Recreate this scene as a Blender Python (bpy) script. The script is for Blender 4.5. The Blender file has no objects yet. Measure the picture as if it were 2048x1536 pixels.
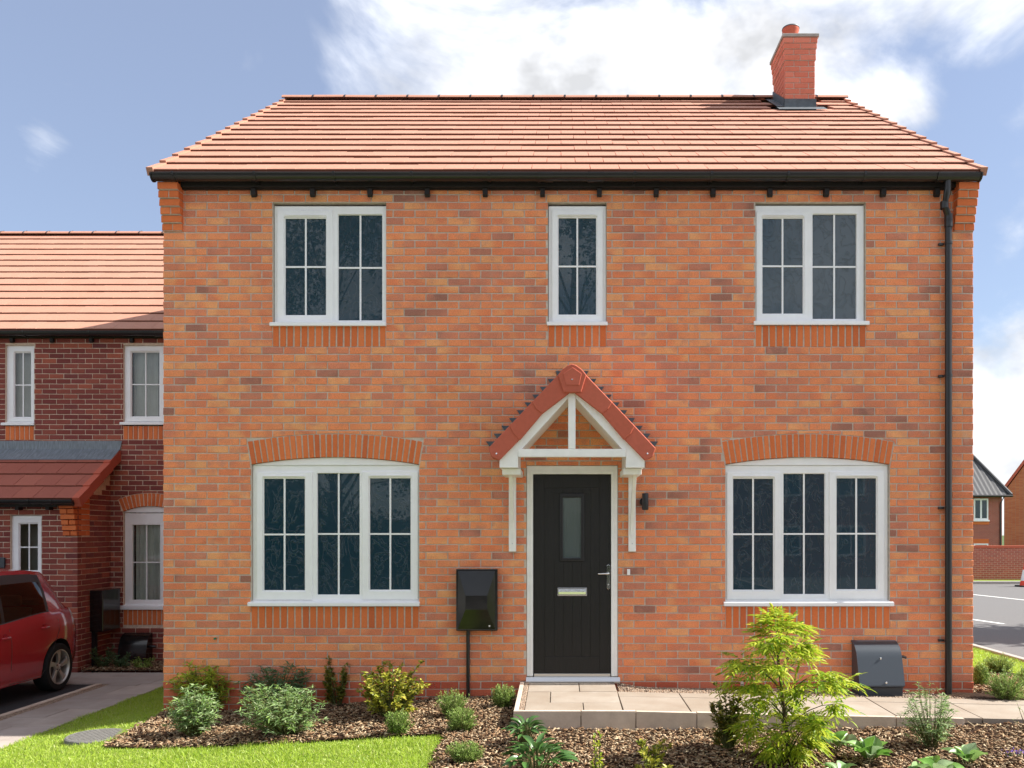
import bpy, bmesh, math, random
import numpy as np
from mathutils import Vector, Matrix
R = math.radians
random.seed(7); rng = np.random.default_rng(11)
sc = bpy.context.scene
col = sc.collection

# ------------------------------------------------------------------ camera
FPX = 1724.8; XC = 1122.0; YH = 1060.0; ZC = 1.541; DF = 8.8      # focal (photo pixels), principal point, eye height, facade distance
cam_d = bpy.data.cameras.new('camera'); cam = bpy.data.objects.new('camera', cam_d); col.objects.link(cam)
cam.location = (0, 0, ZC); cam.rotation_euler = (R(90), 0, 0)
cam_d.sensor_width = 36; cam_d.lens = FPX/2048*36
cam_d.shift_x = (1024-XC)/2048; cam_d.shift_y = (YH-768)/2048
cam_d.clip_end = 2000; sc.camera = cam

# ------------------------------------------------------------------ world + sun
SUN_EL = 43.0; SUN_AZ = 0.7          # azimuth: degrees behind the facade plane, light comes from the right
wd = bpy.data.worlds.new('World'); sc.world = wd; wd.use_nodes = True
nt = wd.node_tree; N = nt.nodes; L = nt.links; N.clear()
def nd(t, **k):
    n = N.new(t)
    for a, b in k.items(): setattr(n, a, b)
    return n
def mth(op, a, b=None, clamp=False):
    n = nd('ShaderNodeMath', operation=op, use_clamp=clamp)
    for i, v in enumerate((a, b)):
        if v is None: continue
        if isinstance(v, (int, float)): n.inputs[i].default_value = v
        else: L.new(v, n.inputs[i])
    return n.outputs[0]
sky = nd('ShaderNodeTexSky', sky_type='NISHITA', sun_disc=False)
sky.sun_elevation = R(SUN_EL); sky.sun_rotation = R(90-SUN_AZ)
sky.air_density = 1.0; sky.dust_density = 0.6; sky.ozone_density = 1.6
tc = nd('ShaderNodeTexCoord')
mp = nd('ShaderNodeMapping'); L.new(tc.outputs['Generated'], mp.inputs[0]); mp.inputs['Scale'].default_value = (1, 1, 1.45)
n1 = nd('ShaderNodeTexNoise'); L.new(mp.outputs[0], n1.inputs['Vector'])
n1.inputs['Scale'].default_value = 4.6; n1.inputs['Detail'].default_value = 11; n1.inputs['Roughness'].default_value = .56; n1.inputs['Distortion'].default_value = .45
n2 = nd('ShaderNodeTexNoise'); L.new(mp.outputs[0], n2.inputs['Vector'])
n2.inputs['Scale'].default_value = 6.0; n2.inputs['Detail'].default_value = 5; n2.inputs['Roughness'].default_value = .6
def direction(px, py):
    v = Vector(((px-XC)/FPX, 1, (YH-py)/FPX)); return v.normalized()
dens = mth('ADD', n1.outputs[0], 0.09)
# cloud banks: heading of each bank, its reach and how much denser (or clearer) the sky is there
BANKS = [((1150, -20), .42, .095), ((1430, 60), .22, .07), ((800, 130), .22, .08), ((1960, 10), .24, .11), ((1815, 215), .06, .14), ((1990, 850), .20, .13),
         ((150, 120), .54, -.26), ((70, 295), .055, .22), ((500, 140), .05, .10), ((360, 520), .30, -.10), ((1880, 330), .19, -.20), ((1900, 560), .18, -.16)]
for (px, py), rad, amt in BANKS:
    d = nd('ShaderNodeVectorMath', operation='DISTANCE'); L.new(tc.outputs['Generated'], d.inputs[0]); d.inputs[1].default_value = direction(px, py)
    mr = nd('ShaderNodeMapRange', interpolation_type='SMOOTHSTEP'); L.new(d.outputs['Value'], mr.inputs['Value'])
    mr.inputs['From Min'].default_value = 0; mr.inputs['From Max'].default_value = rad; mr.inputs['To Min'].default_value = amt; mr.inputs['To Max'].default_value = 0
    dens = mth('ADD', dens, mr.outputs[0])
cr = nd('ShaderNodeMapRange', interpolation_type='SMOOTHSTEP'); L.new(dens, cr.inputs['Value'])
cr.inputs['From Min'].default_value = .43; cr.inputs['From Max'].default_value = .72
shade = nd('ShaderNodeMapRange'); L.new(n2.outputs[0], shade.inputs['Value'])
shade.inputs['From Min'].default_value = .34; shade.inputs['From Max'].default_value = .62; shade.inputs['To Min'].default_value = .56; shade.inputs['To Max'].default_value = 1.12
CLOUD = 3.3; SKY = .08
cc = nd('ShaderNodeVectorMath', operation='SCALE'); cc.inputs[0].default_value = (CLOUD*.97, CLOUD*.985, CLOUD*1.02); L.new(shade.outputs[0], cc.inputs['Scale'])
hz = nd('ShaderNodeMix', data_type='RGBA'); hz.inputs[0].default_value = .30; L.new(sky.outputs[0], hz.inputs[6]); hz.inputs[7].default_value = (5.0, 5.6, 7.6, 1)
blue = nd('ShaderNodeVectorMath', operation='SCALE'); L.new(hz.outputs[2], blue.inputs[0]); blue.inputs['Scale'].default_value = .345
mx = nd('ShaderNodeMix', data_type='RGBA'); L.new(cr.outputs[0], mx.inputs[0]); L.new(blue.outputs[0], mx.inputs[6]); L.new(cc.outputs[0], mx.inputs[7])
bg = nd('ShaderNodeBackground'); bg.inputs['Strength'].default_value = SKY; L.new(mx.outputs[2], bg.inputs['Color'])
wo = nd('ShaderNodeOutputWorld'); L.new(bg.outputs[0], wo.inputs['Surface'])

sd = bpy.data.lights.new('sun', 'SUN'); sd.energy = 2.0; sd.angle = R(.55); sd.color = (1, .95, .87)
sun = bpy.data.objects.new('sun', sd); col.objects.link(sun)
ldir = Vector((math.cos(R(SUN_EL))*math.cos(R(SUN_AZ)), math.cos(R(SUN_EL))*math.sin(R(SUN_AZ)), math.sin(R(SUN_EL))))
sun.rotation_euler = ldir.to_track_quat('Z', 'Y').to_euler(); sun.location = ldir*40
sc.view_settings.view_transform = 'Standard'; sc.view_settings.look = 'None'
sc.view_settings.gamma = 1; sc.view_settings.use_curve_mapping = False
sc.view_settings.exposure = 2.44
try:
    sc.cycles.max_bounces = 8; sc.cycles.diffuse_bounces = 4; sc.cycles.transparent_max_bounces = 12
except Exception: pass

# ------------------------------------------------------------------ materials
MATS = {}
def srgb(r, g, b):
    f = lambda c: (c/255/12.92) if c <= 10 else ((c/255+.055)/1.055)**2.4
    return (f(r), f(g), f(b))
def material(name, colors, rough=.7, nscale=0, namt=0, bump=0, bscale=60, spec=.3, metal=0, stops=None, transl=0, coat=0, bdist=.01, stretch=None, patch=None, detail=4, ntint=None, broad=0, cluster=0):
    """procedural material: 'colors' is one colour or a list picked at random per object / per separate piece"""
    m = bpy.data.materials.new(name); m.use_nodes = True; t = m.node_tree; n = t.nodes; l = t.links
    p = n['Principled BSDF']; out = n['Material Output']
    p.inputs['Roughness'].default_value = rough; p.inputs['Metallic'].default_value = metal
    p.inputs['Specular IOR Level'].default_value = spec
    if coat: p.inputs['Coat Weight'].default_value = coat; p.inputs['Coat Roughness'].default_value = .03
    geo = n.new('ShaderNodeNewGeometry')
    if isinstance(colors[0], (int, float)): colors = [colors]
    oi = n.new('ShaderNodeObjectInfo')
    a = n.new('ShaderNodeMath'); a.operation = 'MULTIPLY_ADD'; l.new(geo.outputs['Random Per Island'], a.inputs[0]); a.inputs[1].default_value = 7.317; l.new(oi.outputs['Random'], a.inputs[2])
    fr = n.new('ShaderNodeMath'); fr.operation = 'FRACT'; l.new(a.outputs[0], fr.inputs[0]); rnd = fr.outputs[0]
    cur = None
    if len(colors) > 1:
        ramp = n.new('ShaderNodeValToRGB'); e = ramp.color_ramp.elements
        k = len(colors); st = stops or [i/(k-1) for i in range(k)]
        e[0].position = st[0]; e[0].color = (*colors[0], 1); e[1].position = st[-1]; e[1].color = (*colors[-1], 1)
        for i in range(1, k-1):
            q = e.new(st[i]); q.color = (*colors[i], 1)
        fac = rnd
        if cluster:                              # darker firings tend to come in groups
            cn = n.new('ShaderNodeTexNoise'); cn.inputs['Scale'].default_value = 1.7; cn.inputs['Detail'].default_value = 3; l.new(geo.outputs['Position'], cn.inputs['Vector'])
            c1 = n.new('ShaderNodeMath'); c1.operation = 'MULTIPLY_ADD'; l.new(cn.outputs[0], c1.inputs[0]); c1.inputs[1].default_value = cluster; c1.inputs[2].default_value = -cluster/2+.06
            c2 = n.new('ShaderNodeMath'); c2.operation = 'MULTIPLY_ADD'; c2.use_clamp = True; l.new(rnd, c2.inputs[0]); c2.inputs[1].default_value = .88; l.new(c1.outputs[0], c2.inputs[2]); fac = c2.outputs[0]
        l.new(fac, ramp.inputs[0]); cur = ramp.outputs[0]
    else:
        rg = n.new('ShaderNodeRGB'); rg.outputs[0].default_value = (*colors[0], 1); cur = rg.outputs[0]
    pos = geo.outputs['Position']
    if stretch:
        mpp = n.new('ShaderNodeMapping'); mpp.inputs['Scale'].default_value = stretch; l.new(pos, mpp.inputs[0]); pos = mpp.outputs[0]
    if patch:      # broad patches of another colour that differ from piece to piece
        off = n.new('ShaderNodeVectorMath'); off.operation = 'ADD'; l.new(geo.outputs['Position'], off.inputs[0])
        cb = n.new('ShaderNodeCombineXYZ'); s9 = n.new('ShaderNodeMath'); s9.operation = 'MULTIPLY'; s9.inputs[1].default_value = 43; l.new(rnd, s9.inputs[0])
        l.new(s9.outputs[0], cb.inputs[0]); l.new(s9.outputs[0], cb.inputs[2]); l.new(cb.outputs[0], off.inputs[1])
        pn = n.new('ShaderNodeTexNoise'); pn.inputs['Scale'].default_value = patch[1]; pn.inputs['Detail'].default_value = 2; l.new(off.outputs[0], pn.inputs['Vector'])
        pr = n.new('ShaderNodeMapRange'); l.new(pn.outputs[0], pr.inputs[0]); pr.inputs[1].default_value = patch[2]; pr.inputs[2].default_value = patch[2]+.14; pr.inputs[4].default_value = patch[3]
        pm = n.new('ShaderNodeMix'); pm.data_type = 'RGBA'; l.new(pr.outputs[0], pm.inputs[0]); l.new(cur, pm.inputs[6]); pm.inputs[7].default_value = (*patch[0], 1); cur = pm.outputs[2]
    if namt:
        nn = n.new('ShaderNodeTexNoise'); nn.inputs['Scale'].default_value = nscale; nn.inputs['Detail'].default_value = detail; nn.inputs['Roughness'].default_value = .62; l.new(pos, nn.inputs['Vector'])
        mr = n.new('ShaderNodeMapRange'); l.new(nn.outputs[0], mr.inputs[0]); mr.inputs[1].default_value = .3; mr.inputs[2].default_value = .7
        if ntint:
            mr.inputs[3].default_value = 0; mr.inputs[4].default_value = namt
            v = n.new('ShaderNodeMix'); v.data_type = 'RGBA'; l.new(mr.outputs[0], v.inputs[0]); l.new(cur, v.inputs[6]); v.inputs[7].default_value = (*ntint, 1); cur = v.outputs[2]
        else:
            mr.inputs[3].default_value = 1-namt; mr.inputs[4].default_value = 1+namt
            v = n.new('ShaderNodeVectorMath'); v.operation = 'SCALE'; l.new(cur, v.inputs[0]); l.new(mr.outputs[0], v.inputs['Scale']); cur = v.outputs[0]
    if broad:
        bn_ = n.new('ShaderNodeTexNoise'); bn_.inputs['Scale'].default_value = .9; bn_.inputs['Detail'].default_value = 5; bn_.inputs['Roughness'].default_value = .65; l.new(geo.outputs['Position'], bn_.inputs['Vector'])
        bm_ = n.new('ShaderNodeMapRange'); l.new(bn_.outputs[0], bm_.inputs[0]); bm_.inputs[1].default_value = .3; bm_.inputs[2].default_value = .7; bm_.inputs[3].default_value = 1-broad; bm_.inputs[4].default_value = 1+broad
        bv = n.new('ShaderNodeVectorMath'); bv.operation = 'SCALE'; l.new(cur, bv.inputs[0]); l.new(bm_.outputs[0], bv.inputs['Scale']); cur = bv.outputs[0]
        en = n.new('ShaderNodeTexNoise'); en.inputs['Scale'].default_value = 3.3; en.inputs['Detail'].default_value = 8; en.inputs['Roughness'].default_value = .7; l.new(geo.outputs['Position'], en.inputs['Vector'])
        em = n.new('ShaderNodeMapRange'); l.new(en.outputs[0], em.inputs[0]); em.inputs[1].default_value = .58; em.inputs[2].default_value = .76; em.inputs[4].default_value = .5      # faint lime bloom
        ex = n.new('ShaderNodeMix'); ex.data_type = 'RGBA'; l.new(em.outputs[0], ex.inputs[0]); l.new(cur, ex.inputs[6]); ex.inputs[7].default_value = (.62, .46, .36, 1); cur = ex.outputs[2]
    l.new(cur, p.inputs['Base Color'])
    if bump:
        bn = n.new('ShaderNodeTexNoise'); bn.inputs['Scale'].default_value = bscale; bn.inputs['Detail'].default_value = 5; l.new(pos, bn.inputs['Vector'])
        b = n.new('ShaderNodeBump'); b.inputs['Strength'].default_value = bump; b.inputs['Distance'].default_value = bdist; l.new(bn.outputs[0], b.inputs['Height']); l.new(b.outputs[0], p.inputs['Normal'])
    if transl:
        tr = n.new('ShaderNodeBsdfTranslucent'); l.new(cur, tr.inputs['Color'])
        ms = n.new('ShaderNodeMixShader'); ms.inputs[0].default_value = transl
        l.new(p.outputs[0], ms.inputs[1]); l.new(tr.outputs[0], ms.inputs[2]); l.new(ms.outputs[0], out.inputs['Surface'])
    MATS[name] = m; return m

def dim(c, k): return tuple(min(.86, v*k*t) for v, t in zip(c, (1.07, 1.13, 1.08)))
BR = [dim(srgb(*c), 1.42) for c in ((206, 132, 92), (196, 114, 78), (202, 122, 84), (182, 104, 76), (207, 136, 94), (192, 108, 74), (174, 106, 84), (199, 118, 80), (180, 108, 84), (164, 102, 84), (136, 90, 78))]
material('brick', BR, .85, 95, .24, .7, 80, spec=.2, patch=(dim(srgb(172, 114, 96), 1.32), 7.5, .56, .6), stops=[0, .12, .24, .34, .44, .54, .63, .72, .82, .93, 1], bdist=.007, detail=6, broad=.10, cluster=.8)
material('brick_base', [dim(srgb(*c), 1.3) for c in ((172, 88, 66), (160, 76, 56), (180, 98, 76))], .8, 60, .12, .3, 90, spec=.2)
material('brick_orange', [(.72, .19, .062), (.66, .165, .052), (.76, .215, .075), (.70, .18, .058), (.58, .14, .05)], .8, 55, .08, .25, 80, spec=.2, bdist=.004)
material('mortar', (.59, .51, .43), .95, 25, .16, .3, 120, spec=.1)
material('mortar_pale', (.72, .57, .45), .95, 25, .18, .3, 120, spec=.1)
material('brick_dark', [dim(srgb(*c), 1.25) for c in ((122, 62, 56), (108, 54, 52), (134, 72, 62), (116, 60, 58), (150, 80, 64), (98, 52, 54))], .85, 60, .16, .5, 80, spec=.2, stops=[0, .2, .45, .65, .9, 1], bdist=.006)
material('chimney_brick', [(.66, .205, .135), (.61, .18, .115), (.70, .235, .16)], .85, 60, .1, .3, 90, spec=.2)
material('roof_tile', [(.45, .225, .158), (.435, .215, .15), (.46, .232, .164), (.44, .218, .152), (.45, .228, .16)], .8, 26, .07, .18, 160, spec=.25, bdist=.004)
material('terracotta', (.50, .085, .045), .7)
material('canopy_tile', (.17, .075, .058), .8, 30, .1)
material('tile_edge_shade', (.13, .04, .025), .85, 40, .1)  # shadow line of each tile course, put into the colour
material('verge_red', [(.52, .125, .075), (.48, .115, .07), (.54, .135, .085)], .75, 30, .06, .12, 160, spec=.25)
material('porch_tile', [(.36, .11, .075), (.33, .10, .07), (.39, .125, .085)], .75, 30, .06, .12, 160, spec=.3)
material('upvc', (.92, .92, .93), .35, 6, .03, 0, spec=.5)
material('white_paint', (.92, .91, .88), .5, 9, .05, .05, 40, spec=.4)
material('black_plastic', (.018, .017, .018), .28, 8, .1, 0, spec=.5)
material('black_timber', (.022, .018, .018), .6, 30, .3, .15, 60, spec=.3)
material('black_gloss', (.012, .011, .011), .14, 5, .2, .08, 7, spec=.6, bdist=.01)
material('lead', (.10, .115, .13), .6, 12, .25, .1, 30, spec=.4, metal=.2)
material('lead_pale', (.20, .23, .26), .55, 8, .3, .1, 30, spec=.4, metal=.2, stretch=(6, 1, 1))
material('slate_box', (.045, .055, .068), .33, 300, .12, 0, spec=.5)
material('chrome', (.82, .82, .82), .12, metal=1)
material('aluminium', (.65, .65, .65), .35, metal=1)
material('door_black', (.009, .008, .0075), .5, 7, .25, .5, 9, spec=.45, stretch=(9, 9, .9), bdist=.004)
material('rubber', (.016, .016, .016), .8, 20, .2, .1, 60, spec=.2)
material('slab', [srgb(160, 150, 139), srgb(152, 141, 128), srgb(167, 158, 147)], .85, 2.6, .6, .2, 60, spec=.2, detail=7, ntint=srgb(130, 114, 98))
material('slab_grey', [srgb(168, 158, 152), srgb(158, 150, 144), srgb(176, 166, 158)], .85, 2.6, .55, .2, 60, spec=.2, detail=7, ntint=srgb(128, 116, 106))
material('edging', [srgb(216, 200, 182), srgb(206, 189, 172), srgb(220, 207, 191)], .9, 5.0, .55, .25, 50, spec=.2, detail=7, ntint=srgb(150, 132, 116))
material('soil', (.04, .022, .014), .95, 30, .4, .8, 40, spec=.1, bdist=.03)
material('mulch', [(0.181, 0.095, 0.049), (0.292, 0.182, 0.103), (0.060, 0.030, 0.016), (0.430, 0.310, 0.186), (0.224, 0.127, 0.067), (0.533, 0.428, 0.285), (0.095, 0.050, 0.027)], .9, 40, .3, .2, 90, spec=.15)
material('gravel', [(.30, .22, .16), (.42, .33, .25), (.18, .13, .10), (.36, .24, .16)], .9, spec=.2)
material('turf', (.15, .21, .03), .95, 18, .35, .5, 50, spec=.1)
material('grass_blade', [(0.345, 0.507, 0.040), (0.467, 0.609, 0.061), (0.203, 0.366, 0.031), (0.558, 0.649, 0.163), (0.629, 0.609, 0.284)], .42, 2.2, .16, spec=.45, transl=.45, ntint=(.50, .52, .14), detail=6, stops=[0, .35, .62, .92, 1])
material('asphalt', (.045, .045, .048), .9, 140, .45, .35, 220, spec=.25, bdist=.006)
material('road_asphalt', (.14, .136, .136), .9, 40, .14, .3, 160, spec=.25, bdist=.006)
material('line_white', (.72, .72, .70), .8, 60, .1)
material('pavement', (.40, .38, .35), .9, 3, .12, .2, 60)
material('field', (.06, .10, .025), .95, 1, .3)
material('bark', (.10, .075, .05), .9, 30, .35, .6, 40, spec=.1)
material('stem_green', (.10, .11, .035), .8, 30, .3)
material('leaf_lime', [(.32, .50, .03), (.52, .58, .04), (.13, .29, .025), (.62, .62, .07), (.38, .52, .04)], .45, spec=.35, transl=.5)
material('leaf_lime_dark', [(.36, .48, .04), (.58, .62, .07), (.14, .25, .03), (.46, .54, .06)], .5, spec=.3, transl=.4)
material('leaf_silver', [(.19, .33, .11), (.31, .44, .19), (.08, .17, .04), (.46, .54, .32), (.26, .40, .08), (.13, .25, .06)], .5, spec=.4, transl=.4)
material('leaf_dark', [(.07, .15, .06), (.12, .21, .09), (.045, .095, .035), (.18, .27, .13)], .5, spec=.35, transl=.28)
material('leaf_gold', [(0.224, 0.284, 0.034), (0.447, 0.430, 0.043), (0.112, 0.172, 0.026), (0.585, 0.516, 0.086), (0.310, 0.361, 0.043)], .4, spec=.4, transl=.32)
material('leaf_gold_deep', [(0.120, 0.157, 0.024), (0.229, 0.217, 0.027), (0.072, 0.108, 0.018), (0.361, 0.265, 0.036)], .4, spec=.4, transl=.28)
material('leaf_hebe', [(.22, .35, .07), (.32, .45, .10), (.10, .19, .035), (.44, .52, .17)], .5, spec=.3, transl=.28)
material('leaf_glossy', [(0.060, 0.144, 0.036), (0.090, 0.193, 0.048), (0.048, 0.108, 0.036)], .28, 14, .2, spec=.5, transl=.22)
material('leaf_bergenia', [(0.138, 0.310, 0.052), (0.215, 0.396, 0.069), (0.327, 0.430, 0.241), (0.103, 0.232, 0.043)], .35, 12, .2, spec=.5, transl=.3)
material('leaf_tree', [(.035, .06, .02), (.055, .085, .025), (.025, .045, .015), (.08, .11, .03)], .5, spec=.3, transl=.25)
material('petal', (.22, .13, .5), .6, transl=.3)
material('dry_stalk', (.33, .24, .12), .8)
material('pantile', [(.085, .085, .09), (.07, .07, .075), (.10, .10, .105)], .7, 30, .15, spec=.3)
material('curtain', (.85, .82, .76), .9, 4, .08)
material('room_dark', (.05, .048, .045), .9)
material('cone_red', (.75, .07, .03), .5, spec=.4)
material('cone_white', (.78, .78, .78), .5, spec=.4)
material('concrete', (.36, .34, .31), .9, 12, .15, .2, 80)
material('iron_cover', (.17, .165, .155), .75, 30, .25, .2, 80, metal=.2)
material('green_plastic', (.02, .20, .10), .4)
material('car_red', (.36, .010, .02), .2, 3, .08, 0, spec=.5, coat=.8)
material('car_trim', (.03, .022, .022), .4, spec=.4)
material('alloy', (.52, .49, .45), .35, metal=.75)
material('lamp_clear', (.55, .42, .44), .1, spec=.7, coat=.6)
material('lamp_red', (.35, .01, .015), .12, spec=.6, coat=.6)
material('seat_cloth', (.14, .09, .06), .9)

def brick_tex(name, c1, c2, mort, sx=.2235, sz=.0779):
    """coursed brick for walls too far away, or facing away, to show single bricks; x+y along the wall, z up"""
    m = bpy.data.materials.new(name); m.use_nodes = True; t = m.node_tree; n = t.nodes; l = t.links; p = n['Principled BSDF']; p.inputs['Roughness'].default_value = .88
    g = n.new('ShaderNodeNewGeometry'); s = n.new('ShaderNodeSeparateXYZ'); l.new(g.outputs['Position'], s.inputs[0])
    a = n.new('ShaderNodeMath'); a.operation = 'ADD'; l.new(s.outputs[0], a.inputs[0]); l.new(s.outputs[1], a.inputs[1])
    c = n.new('ShaderNodeCombineXYZ'); l.new(a.outputs[0], c.inputs[0]); l.new(s.outputs[2], c.inputs[1])
    b = n.new('ShaderNodeTexBrick'); l.new(c.outputs[0], b.inputs['Vector']); b.inputs['Scale'].default_value = 1
    b.inputs['Brick Width'].default_value = sx; b.inputs['Row Height'].default_value = sz; b.inputs['Mortar Size'].default_value = .005; b.inputs['Mortar Smooth'].default_value = .1
    b.inputs['Color1'].default_value = (*c1, 1); b.inputs['Color2'].default_value = (*c2, 1); b.inputs['Mortar'].default_value = (*mort, 1)
    l.new(b.outputs['Color'], p.inputs['Base Color'])
    bu = n.new('ShaderNodeBump'); bu.invert = True; bu.inputs['Distance'].default_value = .006; l.new(b.outputs['Fac'], bu.inputs['Height']); l.new(bu.outputs[0], p.inputs['Normal'])
    MATS[name] = m
brick_tex('brickwork_orange', srgb(190, 104, 66), srgb(200, 124, 80), (.34, .27, .21))
brick_tex('brickwork_red', srgb(160, 84, 72), srgb(178, 96, 80), (.62, .5, .42))

def glass_dark(name, base, wr):
    """window pane with a blue protective film behind it: smooth glass over creased film"""
    m = bpy.data.materials.new(name); m.use_nodes = True; t = m.node_tree; n = t.nodes; l = t.links; p = n['Principled BSDF']
    p.inputs['Base Color'].default_value = (*base, 1); p.inputs['Roughness'].default_value = .22; p.inputs['Specular IOR Level'].default_value = .45
    p.inputs['Coat Weight'].default_value = .8; p.inputs['Coat Roughness'].default_value = .0; p.inputs['Coat IOR'].default_value = 1.5
    g = n.new('ShaderNodeNewGeometry'); mp = n.new('ShaderNodeMapping'); mp.inputs['Scale'].default_value = (1.6, 1, 1); mp.inputs['Rotation'].default_value = (0, .5, 0); l.new(g.outputs['Position'], mp.inputs[0])
    a = n.new('ShaderNodeTexNoise'); a.inputs['Scale'].default_value = 4.5; a.inputs['Detail'].default_value = 6; a.inputs['Distortion'].default_value = 1.6; l.new(mp.outputs[0], a.inputs['Vector'])
    s = n.new('ShaderNodeMath'); s.operation = 'SUBTRACT'; l.new(a.outputs[0], s.inputs[0]); s.inputs[1].default_value = .5
    ab = n.new('ShaderNodeMath'); ab.operation = 'ABSOLUTE'; l.new(s.outputs[0], ab.inputs[0])
    mr = n.new('ShaderNodeMapRange'); mr.interpolation_type = 'SMOOTHSTEP'; l.new(ab.outputs[0], mr.inputs[0]); mr.inputs[1].default_value = 0; mr.inputs[2].default_value = .035; mr.inputs[3].default_value = 1; mr.inputs[4].default_value = 0
    b = n.new('ShaderNodeBump'); b.inputs['Strength'].default_value = wr; b.inputs['Distance'].default_value = .012; l.new(mr.outputs[0], b.inputs['Height']); l.new(b.outputs[0], p.inputs['Normal'])
    w = n.new('ShaderNodeTexNoise'); w.inputs['Scale'].default_value = 3; w.inputs['Detail'].default_value = 1; l.new(g.outputs['Position'], w.inputs['Vector'])
    b2 = n.new('ShaderNodeBump'); b2.inputs['Strength'].default_value = .012; b2.inputs['Distance'].default_value = .02; l.new(w.outputs[0], b2.inputs['Height']); l.new(b2.outputs[0], p.inputs['Coat Normal'])
    MATS[name] = m
glass_dark('film_glass', (.003, .030, .050), .45)
def glass_clear(name, tint, refl):
    m = bpy.data.materials.new(name); m.use_nodes = True; t = m.node_tree; n = t.nodes; l = t.links; out = n['Material Output']; n.remove(n['Principled BSDF'])
    tr = n.new('ShaderNodeBsdfTransparent'); tr.inputs[0].default_value = (*tint, 1)
    gl = n.new('ShaderNodeBsdfGlossy'); gl.inputs['Roughness'].default_value = .01
    fr = n.new('ShaderNodeFresnel'); fr.inputs['IOR'].default_value = refl
    ms = n.new('ShaderNodeMixShader'); l.new(fr.outputs[0], ms.inputs[0]); l.new(tr.outputs[0], ms.inputs[1]); l.new(gl.outputs[0], ms.inputs[2]); l.new(ms.outputs[0], out.inputs['Surface'])
    MATS[name] = m
glass_clear('clear_glass', (.82, .86, .86), 1.75)
glass_clear('car_glass', (.42, .46, .46), 1.6)
def frosted(name):
    m = bpy.data.materials.new(name); m.use_nodes = True; t = m.node_tree; n = t.nodes; l = t.links; p = n['Principled BSDF']
    p.inputs['Base Color'].default_value = (.10, .125, .125, 1); p.inputs['Roughness'].default_value = .12; p.inputs['Specular IOR Level'].default_value = .6; p.inputs['Coat Weight'].default_value = .9
    g = n.new('ShaderNodeNewGeometry'); mp = n.new('ShaderNodeMapping'); mp.inputs['Scale'].default_value = (60, 60, 6); l.new(g.outputs['Position'], mp.inputs[0])
    a = n.new('ShaderNodeTexNoise'); a.inputs['Scale'].default_value = 1.5; l.new(mp.outputs[0], a.inputs['Vector'])
    b = n.new('ShaderNodeBump'); b.inputs['Strength'].default_value = .25; b.inputs['Distance'].default_value = .01; l.new(a.outputs[0], b.inputs['Height']); l.new(b.outputs[0], p.inputs['Normal'])
    MATS[name] = m
frosted('door_glass')

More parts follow.
